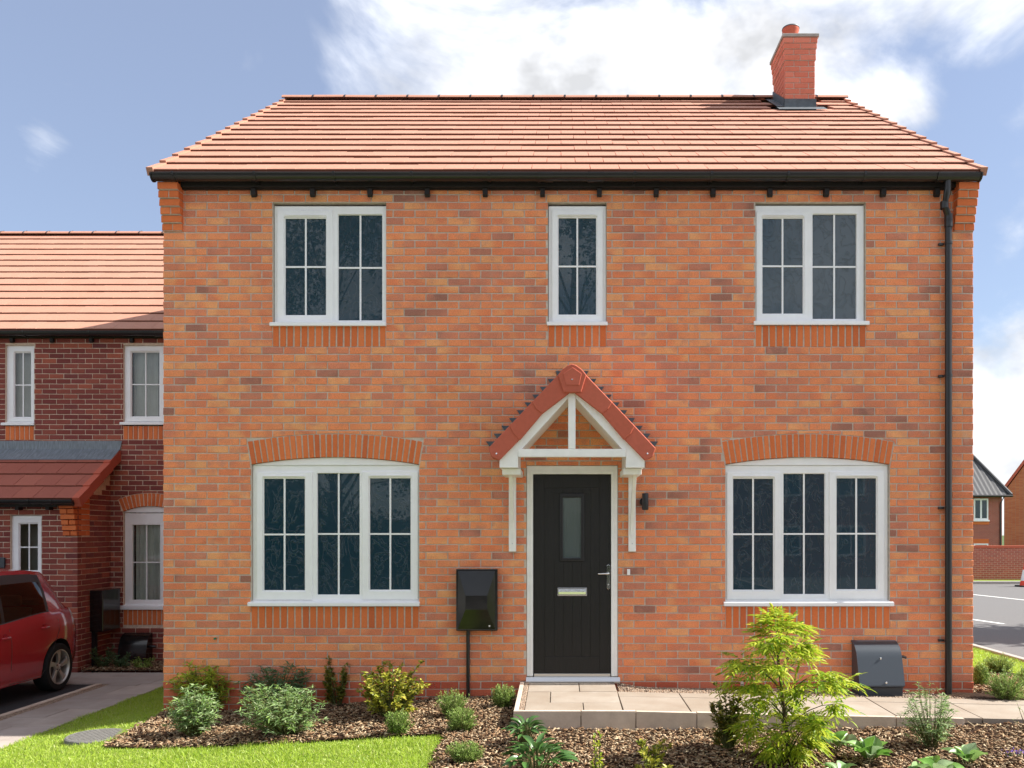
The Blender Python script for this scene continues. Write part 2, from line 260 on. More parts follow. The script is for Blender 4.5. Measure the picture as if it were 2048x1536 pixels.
# ------------------------------------------------------------------ mesh helpers
ORG = {}
def org(o): return ORG.get(o.name, Vector((0, 0, 0)))
def link(o, parent=None, where=None):
    col.objects.link(o)
    if parent is not None:
        o.parent = parent; ORG[o.name] = Vector(where) if where is not None else org(parent)
    elif where is not None: ORG[o.name] = Vector(where)
    return o
def tag(o, label=None, cat=None, group=None, kind=None):
    if label: o['label'] = label
    if cat: o['category'] = cat
    if group: o['group'] = group
    if kind: o['kind'] = kind
    return o
def thing(name, loc, label, cat, group=None):
    o = bpy.data.objects.new(name, None); o.empty_display_size = .2; o.location = loc; link(o, None, loc); return tag(o, label, cat, group)
class MB:
    def __init__(s): s.v = []; s.f = []
    def add(s, vs, fs):
        b = len(s.v); s.v += [tuple(p) for p in vs]; s.f += [tuple(i+b for i in f) for f in fs]; return s
    def box(s, x0, x1, y0, y1, z0, z1):
        return s.add([(x0,y0,z0),(x1,y0,z0),(x1,y1,z0),(x0,y1,z0),(x0,y0,z1),(x1,y0,z1),(x1,y1,z1),(x0,y1,z1)], [(0,3,2,1),(4,5,6,7),(0,1,5,4),(1,2,6,5),(2,3,7,6),(3,0,4,7)])
    def prism(s, poly, y0, y1):                      # polygon in x,z (counter-clockwise seen from -y), extruded y0..y1
        n = len(poly); vs = [(x, y0, z) for x, z in poly]+[(x, y1, z) for x, z in poly]
        return s.add(vs, [tuple(range(n)), tuple(range(2*n-1, n-1, -1))]+[(i, i+n, (i+1) % n+n, (i+1) % n) for i in range(n)])
    def prism_x(s, poly, x0, x1):                    # polygon in y,z extruded along x
        n = len(poly); vs = [(x0, y, z) for y, z in poly]+[(x1, y, z) for y, z in poly]
        return s.add(vs, [tuple(range(n-1, -1, -1)), tuple(range(n, 2*n))]+[(i, (i+1) % n, (i+1) % n+n, i+n) for i in range(n)])
    def prism_z(s, poly, z0, z1):
        n = len(poly); vs = [(x, y, z0) for x, y in poly]+[(x, y, z1) for x, y in poly]
        return s.add(vs, [tuple(range(n-1, -1, -1)), tuple(range(n, 2*n))]+[(i, (i+1) % n, (i+1) % n+n, i+n) for i in range(n)])
    def tube(s, pts, r, n=8, cap=True):
        pts = [Vector(p) for p in pts]; rs = r if isinstance(r, (list, tuple)) else [r]*len(pts); vs = []; fs = []
        for i, p in enumerate(pts):
            d = (pts[min(i+1, len(pts)-1)]-pts[max(i-1, 0)]).normalized()
            up = Vector((0, 0, 1)) if abs(d.z) < .9 else Vector((1, 0, 0)); a = d.cross(up).normalized(); b = a.cross(d)
            for k in range(n):
                t = 2*math.pi*k/n; vs.append(p+(a*math.cos(t)+b*math.sin(t))*rs[i])
        for i in range(len(pts)-1):
            for k in range(n): fs.append((i*n+k, (i+1)*n+k, (i+1)*n+(k+1) % n, i*n+(k+1) % n))
        if cap: fs += [tuple(range(n)), tuple(range(len(vs)-1, len(vs)-n-1, -1))]
        return s.add(vs, fs)
    def lathe(s, prof, c, axis='z', n=24, flip=False):   # prof: (radius, along)
        vs = []; fs = []; m = len(prof)
        for k in range(n):
            t = 2*math.pi*k/n
            for r, h in prof:
                q = (r*math.cos(t), r*math.sin(t), h) if axis == 'z' else ((h, r*math.cos(t), r*math.sin(t)) if axis == 'x' else (r*math.sin(t), h, r*math.cos(t)))
                vs.append((c[0]+q[0], c[1]+q[1], c[2]+q[2]))
        for k in range(n):
            for i in range(m-1):
                f = (k*m+i, ((k+1) % n)*m+i, ((k+1) % n)*m+i+1, k*m+i+1); fs.append(f[::-1] if flip else f)
        return s.add(vs, fs)
    def plate(s, x0, x1, z0, z1, holes, y0, y1):      # flat plate in x,z with rectangular holes, y0 front, y1 back
        xs = sorted({x0, x1, *[q for h in holes for q in h[:2] if x0 < q < x1]}); zs = sorted({z0, z1, *[q for h in holes for q in h[2:] if z0 < q < z1]})
        inside = lambda i, j: 0 <= i < len(xs)-1 and 0 <= j < len(zs)-1 and not any(h[0] <= (xs[i]+xs[i+1])/2 <= h[1] and h[2] <= (zs[j]+zs[j+1])/2 <= h[3] for h in holes)
        for i in range(len(xs)-1):
            for j in range(len(zs)-1):
                if not inside(i, j): continue
                a, b, c, d = xs[i], xs[i+1], zs[j], zs[j+1]
                s.add([(a,y0,c),(b,y0,c),(b,y0,d),(a,y0,d)], [(0,1,2,3)]); s.add([(a,y1,c),(b,y1,c),(b,y1,d),(a,y1,d)], [(3,2,1,0)])
                if not inside(i-1, j): s.add([(a,y0,c),(a,y0,d),(a,y1,d),(a,y1,c)], [(0,1,2,3)])
                if not inside(i+1, j): s.add([(b,y0,c),(b,y1,c),(b,y1,d),(b,y0,d)], [(0,1,2,3)])
                if not inside(i, j-1): s.add([(a,y0,c),(a,y1,c),(b,y1,c),(b,y0,c)], [(0,1,2,3)])
                if not inside(i, j+1): s.add([(a,y0,d),(b,y0,d),(b,y1,d),(a,y1,d)], [(0,1,2,3)])
        return s
    def xf(s, M): s.v = [tuple(M @ Vector(p)) for p in s.v]; return s
    def mesh(s, name, off=(0, 0, 0), weld=False):
        me = bpy.data.meshes.new(name); o = Vector(off); me.from_pydata([Vector(p)-o for p in s.v], [], s.f)
        if weld:
            bm = bmesh.new(); bm.from_mesh(me); bmesh.ops.remove_doubles(bm, verts=bm.verts, dist=1e-5); bmesh.ops.dissolve_limit(bm, angle_limit=.01, verts=bm.verts, edges=bm.edges); bm.to_mesh(me); bm.free()
        me.update(); return me
    def build(s, name, mat, parent=None, smooth=False, bevel=0, weld=False, kind=None, label=None):
        me = s.mesh(name, org(parent) if parent is not None else (0, 0, 0), weld); me.materials.append(MATS[mat] if isinstance(mat, str) else mat)
        if smooth: me.polygons.foreach_set('use_smooth', [True]*len(me.polygons))
        o = bpy.data.objects.new(name, me); link(o, parent)
        if smooth == 'auto':
            try: me.set_sharp_from_angle(angle=R(38))
            except Exception: pass
        if bevel:
            bm_ = o.modifiers.new('bevel', 'BEVEL'); bm_.width = bevel; bm_.segments = 2; bm_.limit_method = 'ANGLE'; bm_.angle_limit = R(40)
        if kind: o['kind'] = kind
        if label: o['label'] = label
        return o
def place(name, me, parent, loc, rot=(0, 0, 0), scale=None):
    """one more object that shares mesh data, at a world place"""
    o = bpy.data.objects.new(name, me); p = Vector(loc); link(o, parent, p if False else None); o.location = p-org(parent) if parent is not None else p
    o.rotation_euler = rot
    if scale: o.scale = scale
    return o
def np_mesh(name, V, F, mat, parent=None, kind=None, smooth=False, label=None):
    """big mesh from arrays: V (n,3), F (m,k)"""
    V = np.asarray(V, dtype=np.float32).reshape(-1, 3); F = np.asarray(F, dtype=np.int32); k = F.shape[1]
    if parent is not None: V = V-np.array(org(parent), dtype=np.float32)
    me = bpy.data.meshes.new(name); me.vertices.add(len(V)); me.vertices.foreach_set('co', V.ravel())
    me.loops.add(F.size); me.loops.foreach_set('vertex_index', F.ravel()); me.polygons.add(len(F))
    me.polygons.foreach_set('loop_start', np.arange(0, F.size, k, dtype=np.int32)); me.polygons.foreach_set('loop_total', np.full(len(F), k, dtype=np.int32))
    if smooth: me.polygons.foreach_set('use_smooth', np.ones(len(F), dtype=bool))
    me.update(calc_edges=True); me.materials.append(MATS[mat]); o = bpy.data.objects.new(name, me); link(o, parent)
    if kind: o['kind'] = kind
    if label: o['label'] = label
    return o
def scatter(T, TF, P, X, Z, S):
    """copies of template T (verts) / TF (faces) at P with x axis X, z axis hint Z and scales S -> V, F"""
    X = X/np.linalg.norm(X, axis=1, keepdims=True); Y = np.cross(Z, X); Y /= np.linalg.norm(Y, axis=1, keepdims=True)+1e-9; Zn = np.cross(X, Y)
    S = np.asarray(S); S = S.reshape(-1, 1) if S.ndim == 1 else S
    if S.shape[1] == 1: S = np.repeat(S, 3, 1)
    V = P[:, None, :]+T[None, :, 0:1]*X[:, None, :]*S[:, None, 0:1]+T[None, :, 1:2]*Y[:, None, :]*S[:, None, 1:2]+T[None, :, 2:3]*Zn[:, None, :]*S[:, None, 2:3]
    F = TF[None, :, :]+(np.arange(len(P))*len(T))[:, None, None]
    return V.reshape(-1, 3), F.reshape(-1, TF.shape[1])
def at(px, py, D=DF): return ((px-XC)*D/FPX, ZC-(py-YH)*D/FPX)     # photo pixel at distance D -> x, z
def fx(px): return (px-XC)*DF/FPX
def fz(py): return ZC-(py-YH)*DF/FPX

# ------------------------------------------------------------------ terrain
def sm(t): t = np.clip(t, 0, 1); return t*t*(3-2*t)
def zl(y): return -.49-.006*(np.asarray(y, dtype=float)-8)
def gh(x, y):
    x = np.asarray(x, dtype=float); y = np.asarray(y, dtype=float)
    yy = np.minimum(y, 8.8)
    hr = -.215-.035*(7.55-yy)-.15*sm((-x-.5)/3.5)+.05*sm((x-2)/2.5)-.04*np.maximum(0, y-8.8)*(x < 0)
    h = zl(y)+(hr-zl(y))*sm((x+5.22)/1.3)
    return h+(-.49-h)*sm((x-4.7)/2.5)
def ground_at(px, py):
    D = 8.0
    for _ in range(40):
        x = (px-XC)*D/FPX; D = D*.5+.5*((ZC-float(gh(x, D)))*FPX/(py-YH))
    x = (px-XC)*D/FPX; return x, D, float(gh(x, D))
def pz(x): return -.05-.022*max(0, x-.6)
XL, XR = fx(326), fx(1947)                    # house sides
HW = XR-XL; YB = 16.9
BEDPX = [(326, 1428), (300, 1440), (268, 1456), (235, 1476), (200, 1494), (300, 1496), (430, 1493), (560, 1486), (700, 1479), (800, 1473), (870, 1469), (884, 1473), (882, 1484), (868, 1510), (855, 1540), (835, 1620)]
bed_poly = [ground_at(*p)[:2] for p in BEDPX]
bed_poly[0] = (XL+.01, 8.82)
bed_poly += [(-1.2, 4.6), (5.9, 4.6), (5.9, 10.6), (4.0, 10.6), (4.0, 8.82)]
def inside(poly, X, Y):
    X = np.asarray(X); Y = np.asarray(Y); r = np.zeros(X.shape, dtype=bool); n = len(poly)
    for i in range(n):
        (x0, y0), (x1, y1) = poly[i], poly[(i+1) % n]
        c = ((y0 > Y) != (y1 > Y)); r ^= c & (X < (x1-x0)*(Y-y0)/((y1-y0) if y1 != y0 else 1e-9)+x0)
    return r
def sheet(name, x0, x1, y0, y1, step, zf, mat, mask=None, kind='structure', smooth=True, parent=None):
    nx = max(1, int(round((x1-x0)/step))); ny = max(1, int(round((y1-y0)/step))); xs = np.linspace(x0, x1, nx+1); ys = np.linspace(y0, y1, ny+1)
    X, Y = np.meshgrid(xs, ys); V = np.stack([X, Y, zf(X, Y)], -1).reshape(-1, 3)
    i = np.arange(nx)[None, :]+np.arange(ny)[:, None]*(nx+1); F = np.stack([i, i+1, i+nx+2, i+nx+1], -1).reshape(-1, 4)
    if mask is not None:
        c = V[F].mean(1); F = F[mask(c[:, 0], c[:, 1])]
    return np_mesh(name, V, F, mat, parent, kind, smooth)
sheet('ground', -300, 300, -300, 400, 100, lambda x, y: 0*x-1.0, 'field')
sheet('lawn', -5.22, 7.2, 3.0, 13.2, .1, lambda x, y: gh(x, y)-.012, 'turf', lambda x, y: ~((x > XL+.1) & (x < XR-.1) & (y > 8.95)))
sheet('side_lawn', 4.3, 7.2, 13.2, 32, .3, lambda x, y: gh(x, y)-.012, 'turf')
bedm = lambda x, y: inside(bed_poly, x, y) & ~((x > XL+.05) & (x < XR-.05) & (y > 8.9))
sheet('flower_bed', -4.6, 5.9, 4.6, 10.6, .05, lambda x, y: gh(x, y)+.008*np.sin(x*9)*np.sin(y*7)+.004, 'soil', bedm)

# road on the right, with kerb, markings and the far verge
sheet('front_pavement', -60, 7.1, 1.2, 3.0, 3, lambda x, y: 0*x-.42, 'pavement')
sheet('front_road', -60, 7.2, -8, 1.2, 3, lambda x, y: 0*x-.50, 'road_asphalt')
sheet('road', 7.2, 60, -30, 33, 3, lambda x, y: 0*x-.53, 'road_asphalt')
b = MB(); b.box(7.12, 7.24, -30, 32.8, -.7, -.45); tag(b.build('kerb', 'concrete', None, bevel=.015), kind='structure')
b = MB(); b.box(7.24, 60, 33.0, 33.2, -.7, -.42); tag(b.build('far_kerb', 'concrete', None, bevel=.015), kind='structure')
sheet('far_verge', 7.2, 80, 33.2, 48, 4, lambda x, y: 0*x-.44, 'turf')
def road_line(pts, w):
    b = MB(); n = len(pts)
    vs = []
    for i, (x, y) in enumerate(pts):
        d = Vector((pts[min(i+1, n-1)][0]-pts[max(i-1, 0)][0], pts[min(i+1, n-1)][1]-pts[max(i-1, 0)][1])).normalized()
        vs += [(x+d.y*w/2, y-d.x*w/2, -.526), (x-d.y*w/2, y+d.x*w/2, -.526)]
    b.add(vs, [(2*i, 2*i+2, 2*i+3, 2*i+1) for i in range(n-1)])
    tag(b.build('road_marking', 'line_white'), kind='structure')
road_line([(13.0, 28.6), (13.35, 27.0), (13.8, 25.0), (14.6, 22.6)], .12)
road_line([(9.35, 20.6), (9.75, 19.0)], .12)
# left driveway, edging, gravel strip
sheet('driveway', -13, -6.2, 0, 11.5, .5, lambda x, y: zl(y)-.012, 'asphalt')
drive_kerb = []
pth = tag(MB().add([(-6.0, 2, float(zl(2))-.05), (-5.22, 2, float(zl(2))-.05), (-5.22, 11.5, float(zl(11.5))-.05), (-6.0, 11.5, float(zl(11.5))-.05),
                    (-9.5, 11.5, float(zl(11.5))-.05), (-4.3, 11.5, float(zl(11.5))-.05), (-4.3, 12.46, float(zl(12.46))-.05), (-9.5, 12.46, float(zl(12.46))-.05)], [(0, 1, 2, 3), (4, 5, 6, 7)]).build('side_path', 'gravel'), kind='structure')
ORG[pth.name] = Vector((0, 0, 0))
def slab(parent, x0, x1, y0, y1, zfun, mat, t=.05, gap=.006, name='paving_slab', jit=.002):
    g = gap/2; q = [(x0+g, y0+g), (x1-g, y0+g), (x1-g, y1-g), (x0+g, y1-g)]; dz = random.uniform(-jit, jit)
    b = MB(); z = [zfun(*p)+dz for p in q]
    b.add([(x, y, zz-t) for (x, y), zz in zip(q, z)]+[(x, y, zz) for (x, y), zz in zip(q, z)], [(3,2,1,0),(4,5,6,7),(0,1,5,4),(1,2,6,5),(2,3,7,6),(3,0,4,7)])
    return b.build(name, mat, parent, bevel=.003)
fl = lambda x, y: float(zl(y))
y = 2.2; k = 0
while y < 11.45:
    d = [.45, .6, .3, .6, .45][k % 5]; y1 = min(y+d, 11.5); sp = [-5.62, -5.52, None, -5.7, -5.6][k % 5]
    if y1 > 6.5:
        for a, c in ([(-6.0, sp), (sp, -5.22)] if sp else [(-6.0, -5.22)]): slab(pth, a, c, y, y1, fl, 'slab_grey')
    y = y1; k += 1
for row, (ya, yb) in enumerate([(11.5, 11.95), (11.95, 12.46)]):
    x = -9.4+.25*row
    while x < -4.4:
        d = random.choice([.6, .75, .9]); slab(pth, x, min(x+d, -4.3), ya, yb, fl, 'slab_grey'); x += d
y = 2.0
while y < 11.5:
    slab(pth, -6.2, -6.12, y, min(y+.9, 11.5), lambda x, y: float(zl(y))+.004, 'edging', t=.15, name='edging_stone'); y += .9
def pebbles(name, n, fxy, size, mat, parent=None):
    T = np.array([(1, 0, 0), (-1, 0, 0), (0, 1, 0), (0, -1, 0), (0, 0, .7), (0, 0, -.7)], dtype=float); TF = np.array([(0, 2, 4), (2, 1, 4), (1, 3, 4), (3, 0, 4), (2, 0, 5), (1, 2, 5), (3, 1, 5), (0, 3, 5)])
    P = fxy(n); X = rng.normal(size=(n, 3)); Z = rng.normal(size=(n, 3)); V, F = scatter(T, TF, P, X, Z, rng.uniform(.5, 1, (n, 3))*size); return np_mesh(name, V, F, mat, parent, 'stuff')
def gstrip(x0, x1, y0, y1, dz):
    def f(n):
        X = rng.uniform(x0, x1, n); Y = rng.uniform(y0, y1, n); return np.stack([X, Y, dz(X, Y)], -1)
    return f
pebbles('gravel', 5200, gstrip(-6.115, -6.005, 6.5, 11.5, lambda x, y: zl(y)-.012), .014, 'gravel')

# ------------------------------------------------------------------ front path and door ramp
fp = tag(MB().add([(-.36, 7.58, -.09), (.56, 7.58, -.09), (.56, 8.79, -.06), (-.36, 8.79, -.06), (.56, 7.58, -.11), (6.6, 7.58, -.24), (6.6, 8.8, -.24), (.56, 8.8, -.11)], [(0, 1, 2, 3), (4, 5, 6, 7)]).build('front_path', 'gravel'), kind='structure')
ORG[fp.name] = Vector((0, 0, 0))
rz = lambda x, y: -.05+(y-7.6)*.032
for ya, yb, sp in [(8.36, 8.755, .18), (7.90, 8.36, -.10), (7.605, 7.90, .20)]:
    for a, c in ((-.325, sp), (sp, .545)): slab(fp, a, c, ya, yb, rz, 'slab', gap=.008)
xs = [.55, 1.15, 2.06, 2.97, 3.72, 4.60, 5.5, 6.4]
for a, c in zip(xs[:-1], xs[1:]):
    slab(fp, a, c, 7.605, 8.22, lambda x, y: pz(x)+(y-7.6)*.012, 'slab', gap=.010); slab(fp, a, c, 8.22, 8.44, lambda x, y: pz(x)+(y-7.6)*.012, 'slab', gap=.008)
kx = [1026, 1162, 1272, 1394, 1520, 1655, 1793, 1930]
for a, c in zip(kx[:-1], kx[1:]):
    x0 = (a-XC)*7.55/FPX; x1 = (c-XC)*7.55/FPX
    slab(fp, x0, x1, 7.55, 7.60, lambda x, y: pz(x)+.004, 'edging', t=.32, gap=.007, name='edging_stone', jit=.003)
slab(fp, -.418, -.372, 7.60, 8.20, lambda x, y: rz(x, y)+.006, 'edging', t=.32, name='edging_stone'); slab(fp, -.418, -.372, 8.20, 8.79, lambda x, y: rz(x, y)+.006, 'edging', t=.32, name='edging_stone')
slab(fp, 4.55, 6.4, 8.46, 8.51, lambda x, y: pz(x)+.02, 'edging', t=.1, name='edging_stone')
pebbles('gravel', 900, gstrip(-.37, -.33, 7.6, 8.78, lambda x, y: -.055+(y-7.6)*.032), .012, 'gravel')
pebbles('gravel', 5200, gstrip(.57, 4.5, 8.45, 8.79, lambda x, y: -.058-.022*np.maximum(0, x-.6)+.10*np.exp(-((x-.6)/.16)**2)*(y-8.45)), .014, 'gravel')

# ------------------------------------------------------------------ brick walls
J = .0058                                        # half a joint
def brick_mesh(w, h, d=.10, c=.004, jit=.0018):
    """one brick: chamfered face to -y, centred on x,z, face plane y=0"""
    r = lambda: random.uniform(-jit, jit); hw, hh = w/2, h/2; q = [(-hw, -hh), (hw, -hh), (hw, hh), (-hw, hh)]; vs = []
    for x, z in q: vs.append((x, d, z))
    fq = [(x+r(), z+r()) for x, z in q]
    for x, z in fq: vs.append((x, c, z))
    for x, z in fq: vs.append((x-math.copysign(c*.8, x), r()*.5, z-math.copysign(c*.8, z)))
    fs = [(8, 9, 10, 11)]
    for i in range(4):
        k = (i+1) % 4; fs += [(i, k, k+4, i+4), (i+4, k+4, k+8, i+8)]
    return vs, fs
def poly_brick(poly, d=.10, c=.004):
    """irregular (cut) brick from a convex polygon in x,z"""
    n = len(poly); cx = sum(p[0] for p in poly)/n; cz = sum(p[1] for p in poly)/n; vs = [(x, d, z) for x, z in poly]+[(x, c, z) for x, z in poly]
    for x, z in poly:
        L_ = math.hypot(x-cx, z-cz)+1e-9; vs.append((x-(x-cx)/L_*c, 0, z-(z-cz)/L_*c))
    fs = [tuple(range(2*n, 3*n))]
    for i in range(n):
        k = (i+1) % n; fs += [(i, k, k+n, i+n), (i+n, k+n, k+2*n, i+2*n)]
    return vs, fs
def shared(vs, fs, mat, name='brick'):
    me = bpy.data.meshes.new(name); me.from_pydata(vs, [], fs); me.materials.append(MATS[mat]); me.update(); return me
class Wall:
    """stretcher-bond brickwork on a plane. u runs along the wall, v is height; ang=0 faces -y, 90 faces +x"""
    def __init__(s, parent, O, ang, mat, limit=300, name='brick'):
        s.p = parent; s.O = Vector(O); s.a = R(ang); s.mat = mat; s.items = []; s.limit = limit; s.name = name
        s.M = Matrix.Translation(s.O) @ Matrix.Rotation(s.a, 4, 'Z')
    def lay(s, u0, u1, v0, courses, course, pitch, blocks=(), arcs=(), matf=None, phase=0, skip=None, heads=()):
        for k in courses:
            za, zb = v0+k*course+J, v0+(k+1)*course-J
            off = (-.5*pitch if (k+phase) % 2 else 0); n = int((u1-u0)/pitch)+3
            for i in range(-1, n):
                a = u0+off+i*pitch; c = a+pitch
                a = max(a, u0-J); c = min(c, u1+J)
                if c-a < .03: continue
                spans = [(a+J, c-J)]
                for (bx0, bx1, bz0, bz1) in blocks:
                    if min(zb, bz1)-max(za, bz0) < .012: continue
                    if (bx0, bx1, bz0, bz1) in heads and za < bz1-.004 < zb-.022:                 # course cut short over the head of an opening
                        for (p, q) in spans:
                            p2, q2 = max(p, bx0), min(q, bx1)
                            if q2-p2 > .03: s.items.append(('r', (p2+q2)/2, (bz1+.003+zb)/2, q2-p2-.004, zb-bz1-.003, matf(k) if matf else s.mat))
                    ns = []
                    for (p, q) in spans:
                        if q <= bx0 or p >= bx1: ns.append((p, q)); continue
                        if p < bx0: ns.append((p, bx0-.002))
                        if q > bx1: ns.append((bx1+.002, q))
                    spans = ns
                for (p, q) in spans:
                    if q-p < .02: continue
                    if skip and skip(p, q, za, zb): continue
                    polys = [[(p, za), (q, za), (q, zb), (p, zb)]]; cut = False
                    for arc in arcs:
                        polys = [z for w in polys for z in arc(w)]
                        cut = cut or not (len(polys) == 1 and polys[0] == [(p, za), (q, za), (q, zb), (p, zb)])
                    m = matf(k) if matf else s.mat
                    if not cut: s.items.append(('r', (p+q)/2, (za+zb)/2, q-p, zb-za, m))
                    else:
                        for w in polys: s.items.append(('p', w, 0, 0, 0, m))
    def build(s, near=(0, 0), stuff_name='brickwork'):
        rect = [t for t in s.items if t[0] == 'r']; rest = [t for t in s.items if t[0] == 'p']
        rect.sort(key=lambda t: (-round(t[3], 2) > -.15, math.hypot(t[1]-near[0], t[2]-near[1])))
        ind, more = rect[:s.limit], rect[s.limit:]; cache = {}
        for t in ind:
            key = (round(t[3], 3), round(t[4], 4), t[5], random.randrange(3))
            if key not in cache: cache[key] = shared(*brick_mesh(t[3], t[4]), t[5])
            p = s.M @ Vector((t[1], random.uniform(-.002, .0015), t[2])); place(s.name, cache[key], s.p, p, (random.gauss(0, .004), random.gauss(0, .0025), s.a+random.gauss(0, .003)))
        by = {}
        for t in more+rest: by.setdefault(t[5], []).append(t)
        for m, ts in by.items():
            b = MB()
            for t in ts:
                dy = random.uniform(-.002, .0015)
                if t[0] == 'r':
                    vs, fs = brick_mesh(t[3], t[4]); b.add([s.M @ Vector((x+t[1], y+dy, z+t[2])) for x, y, z in vs], fs)
                else:
                    vs, fs = poly_brick(t[1]); b.add([s.M @ Vector((x, y+dy, z)) for x, y, z in vs], fs)
            b.build(stuff_name, m, s.p, kind='stuff')
class Arc:
    """segmental brick arch over an opening: clips the bricks around it and lays the voussoirs"""
    def __init__(s, x0, x1, zs, zc, t):
        s.x0, s.x1, s.zs, s.t = x0, x1, zs, t; a = (x1-x0)/2; h = zc-zs; s.cx = (x0+x1)/2; s.Rr = (a*a+h*h)/(2*h); s.cz = zc-s.Rr; s.ha = math.asin(a/s.Rr)
        s.Ro = s.Rr+t; s.xo = s.Ro*math.sin(s.ha); s.zo = s.cz+s.Ro*math.cos(s.ha)
    def outer(s, x): return s.cz+math.sqrt(max(0, (s.Ro+.009)**2-(x-s.cx)**2))
    def inner(s, x): return s.cz+math.sqrt(max(0, s.Rr**2-(x-s.cx)**2))
    def __call__(s, poly):
        xs = [p[0] for p in poly]; zs = [p[1] for p in poly]; p, q, za, zb = min(xs), max(xs), min(zs), max(zs)
        if zb <= s.zs-.02 or za >= s.cz+s.Ro+.01: return [poly]
        side = lambda z: s.xo+.009-(s.zo-max(z, s.zs-.03))*math.tan(s.ha)          # half width of the slanted arch ends at height z
        if q <= s.cx-side(zb) and q <= s.cx-side(za) or p >= s.cx+side(zb) and p >= s.cx+side(za): return [poly]
        out = []
        for sg in (-1, 1):                     # beside the ends
            lim_a, lim_b = s.cx+sg*side(min(za, s.zo)), s.cx+sg*side(min(zb, s.zo))
            if sg < 0 and p < min(lim_a, lim_b)-.02 and za < s.zo-.015: out.append([(p, za), (min(q, lim_a), za), (min(q, lim_b), min(zb, s.zo+.05)), (p, zb)] if min(q, lim_b) > p else None)
            if sg > 0 and q > max(lim_a, lim_b)+.02 and za < s.zo-.015: out.append([(max(p, lim_a), za), (q, za), (q, zb), (max(p, lim_b), zb)])
        out = [o for o in out if o]
        if out: return out
        a, c = p, q                            # above the crown
        N_ = 9; pts = [(a+(c-a)*i/(N_-1), max(za, s.outer(a+(c-a)*i/(N_-1)) if abs(a+(c-a)*i/(N_-1)-s.cx) < s.xo+.01 else za)) for i in range(N_)]
        if all(z >= zb-.008 for _, z in pts): return []
        run = []; runs = []
        for x, z in pts:
            if z < zb-.006: run.append((x, z))
            elif run: runs.append(run); run = []
        if run: runs.append(run)
        return [r+[(r[-1][0], zb), (r[0][0], zb)] for r in runs if len(r) > 1 and r[-1][0]-r[0][0] > .03]
    def build(s, parent, yf, n, mat, mortar):
        da = 2*s.ha/n; ri, ro = s.Rr+.003, s.Ro; hb = da/2*.77
        poly = [(math.sin(-hb)*ri, math.cos(hb)*ri-s.Rr), (math.sin(hb)*ri, math.cos(hb)*ri-s.Rr), (math.sin(hb)*ro, math.cos(hb)*ro-s.Rr), (math.sin(-hb)*ro, math.cos(hb)*ro-s.Rr)]
        mes = [shared(*poly_brick([(x+random.uniform(-.0015, .0015), z+random.uniform(-.002, .002)) for x, z in poly]), mat, 'arch_brick') for _ in range(4)]
        for i in range(n):
            t = -s.ha+da*(i+.5); place('arch_brick', random.choice(mes), parent, (s.cx+s.Rr*math.sin(t), yf+random.uniform(-.002, .001), s.cz+s.Rr*math.cos(t)), (0, t+random.gauss(0, .003), 0))
        b = MB(); m = 20
        for i in range(m):
            t0, t1 = -s.ha+2*s.ha*i/m, -s.ha+2*s.ha*(i+1)/m; q = [(math.sin(t0), math.cos(t0)), (math.sin(t1), math.cos(t1))]
            b.prism([(s.cx+q[0][0]*(s.Rr+.004), s.cz+q[0][1]*(s.Rr+.004)), (s.cx+q[1][0]*(s.Rr+.004), s.cz+q[1][1]*(s.Rr+.004)), (s.cx+q[1][0]*(s.Ro+.004), s.cz+q[1][1]*(s.Ro+.004)), (s.cx+q[0][0]*(s.Ro+.004), s.cz+q[0][1]*(s.Ro+.004))], yf+.007, yf+.095)
        b.build('arch_mortar', mortar, parent)
def soldiers(parent, x0, x1, z0, z1, yf, n, mat):
    w = (x1-x0)/n; mes = [shared(*brick_mesh(w-.016, z1-z0-.004, c=.003), mat, 'sill_brick') for _ in range(4)]
    for i in range(n): place('sill_brick', random.choice(mes), parent, (x0+w*(i+.5), yf+random.uniform(-.002, .001), (z0+z1)/2), (0, random.gauss(0, .003), 0))

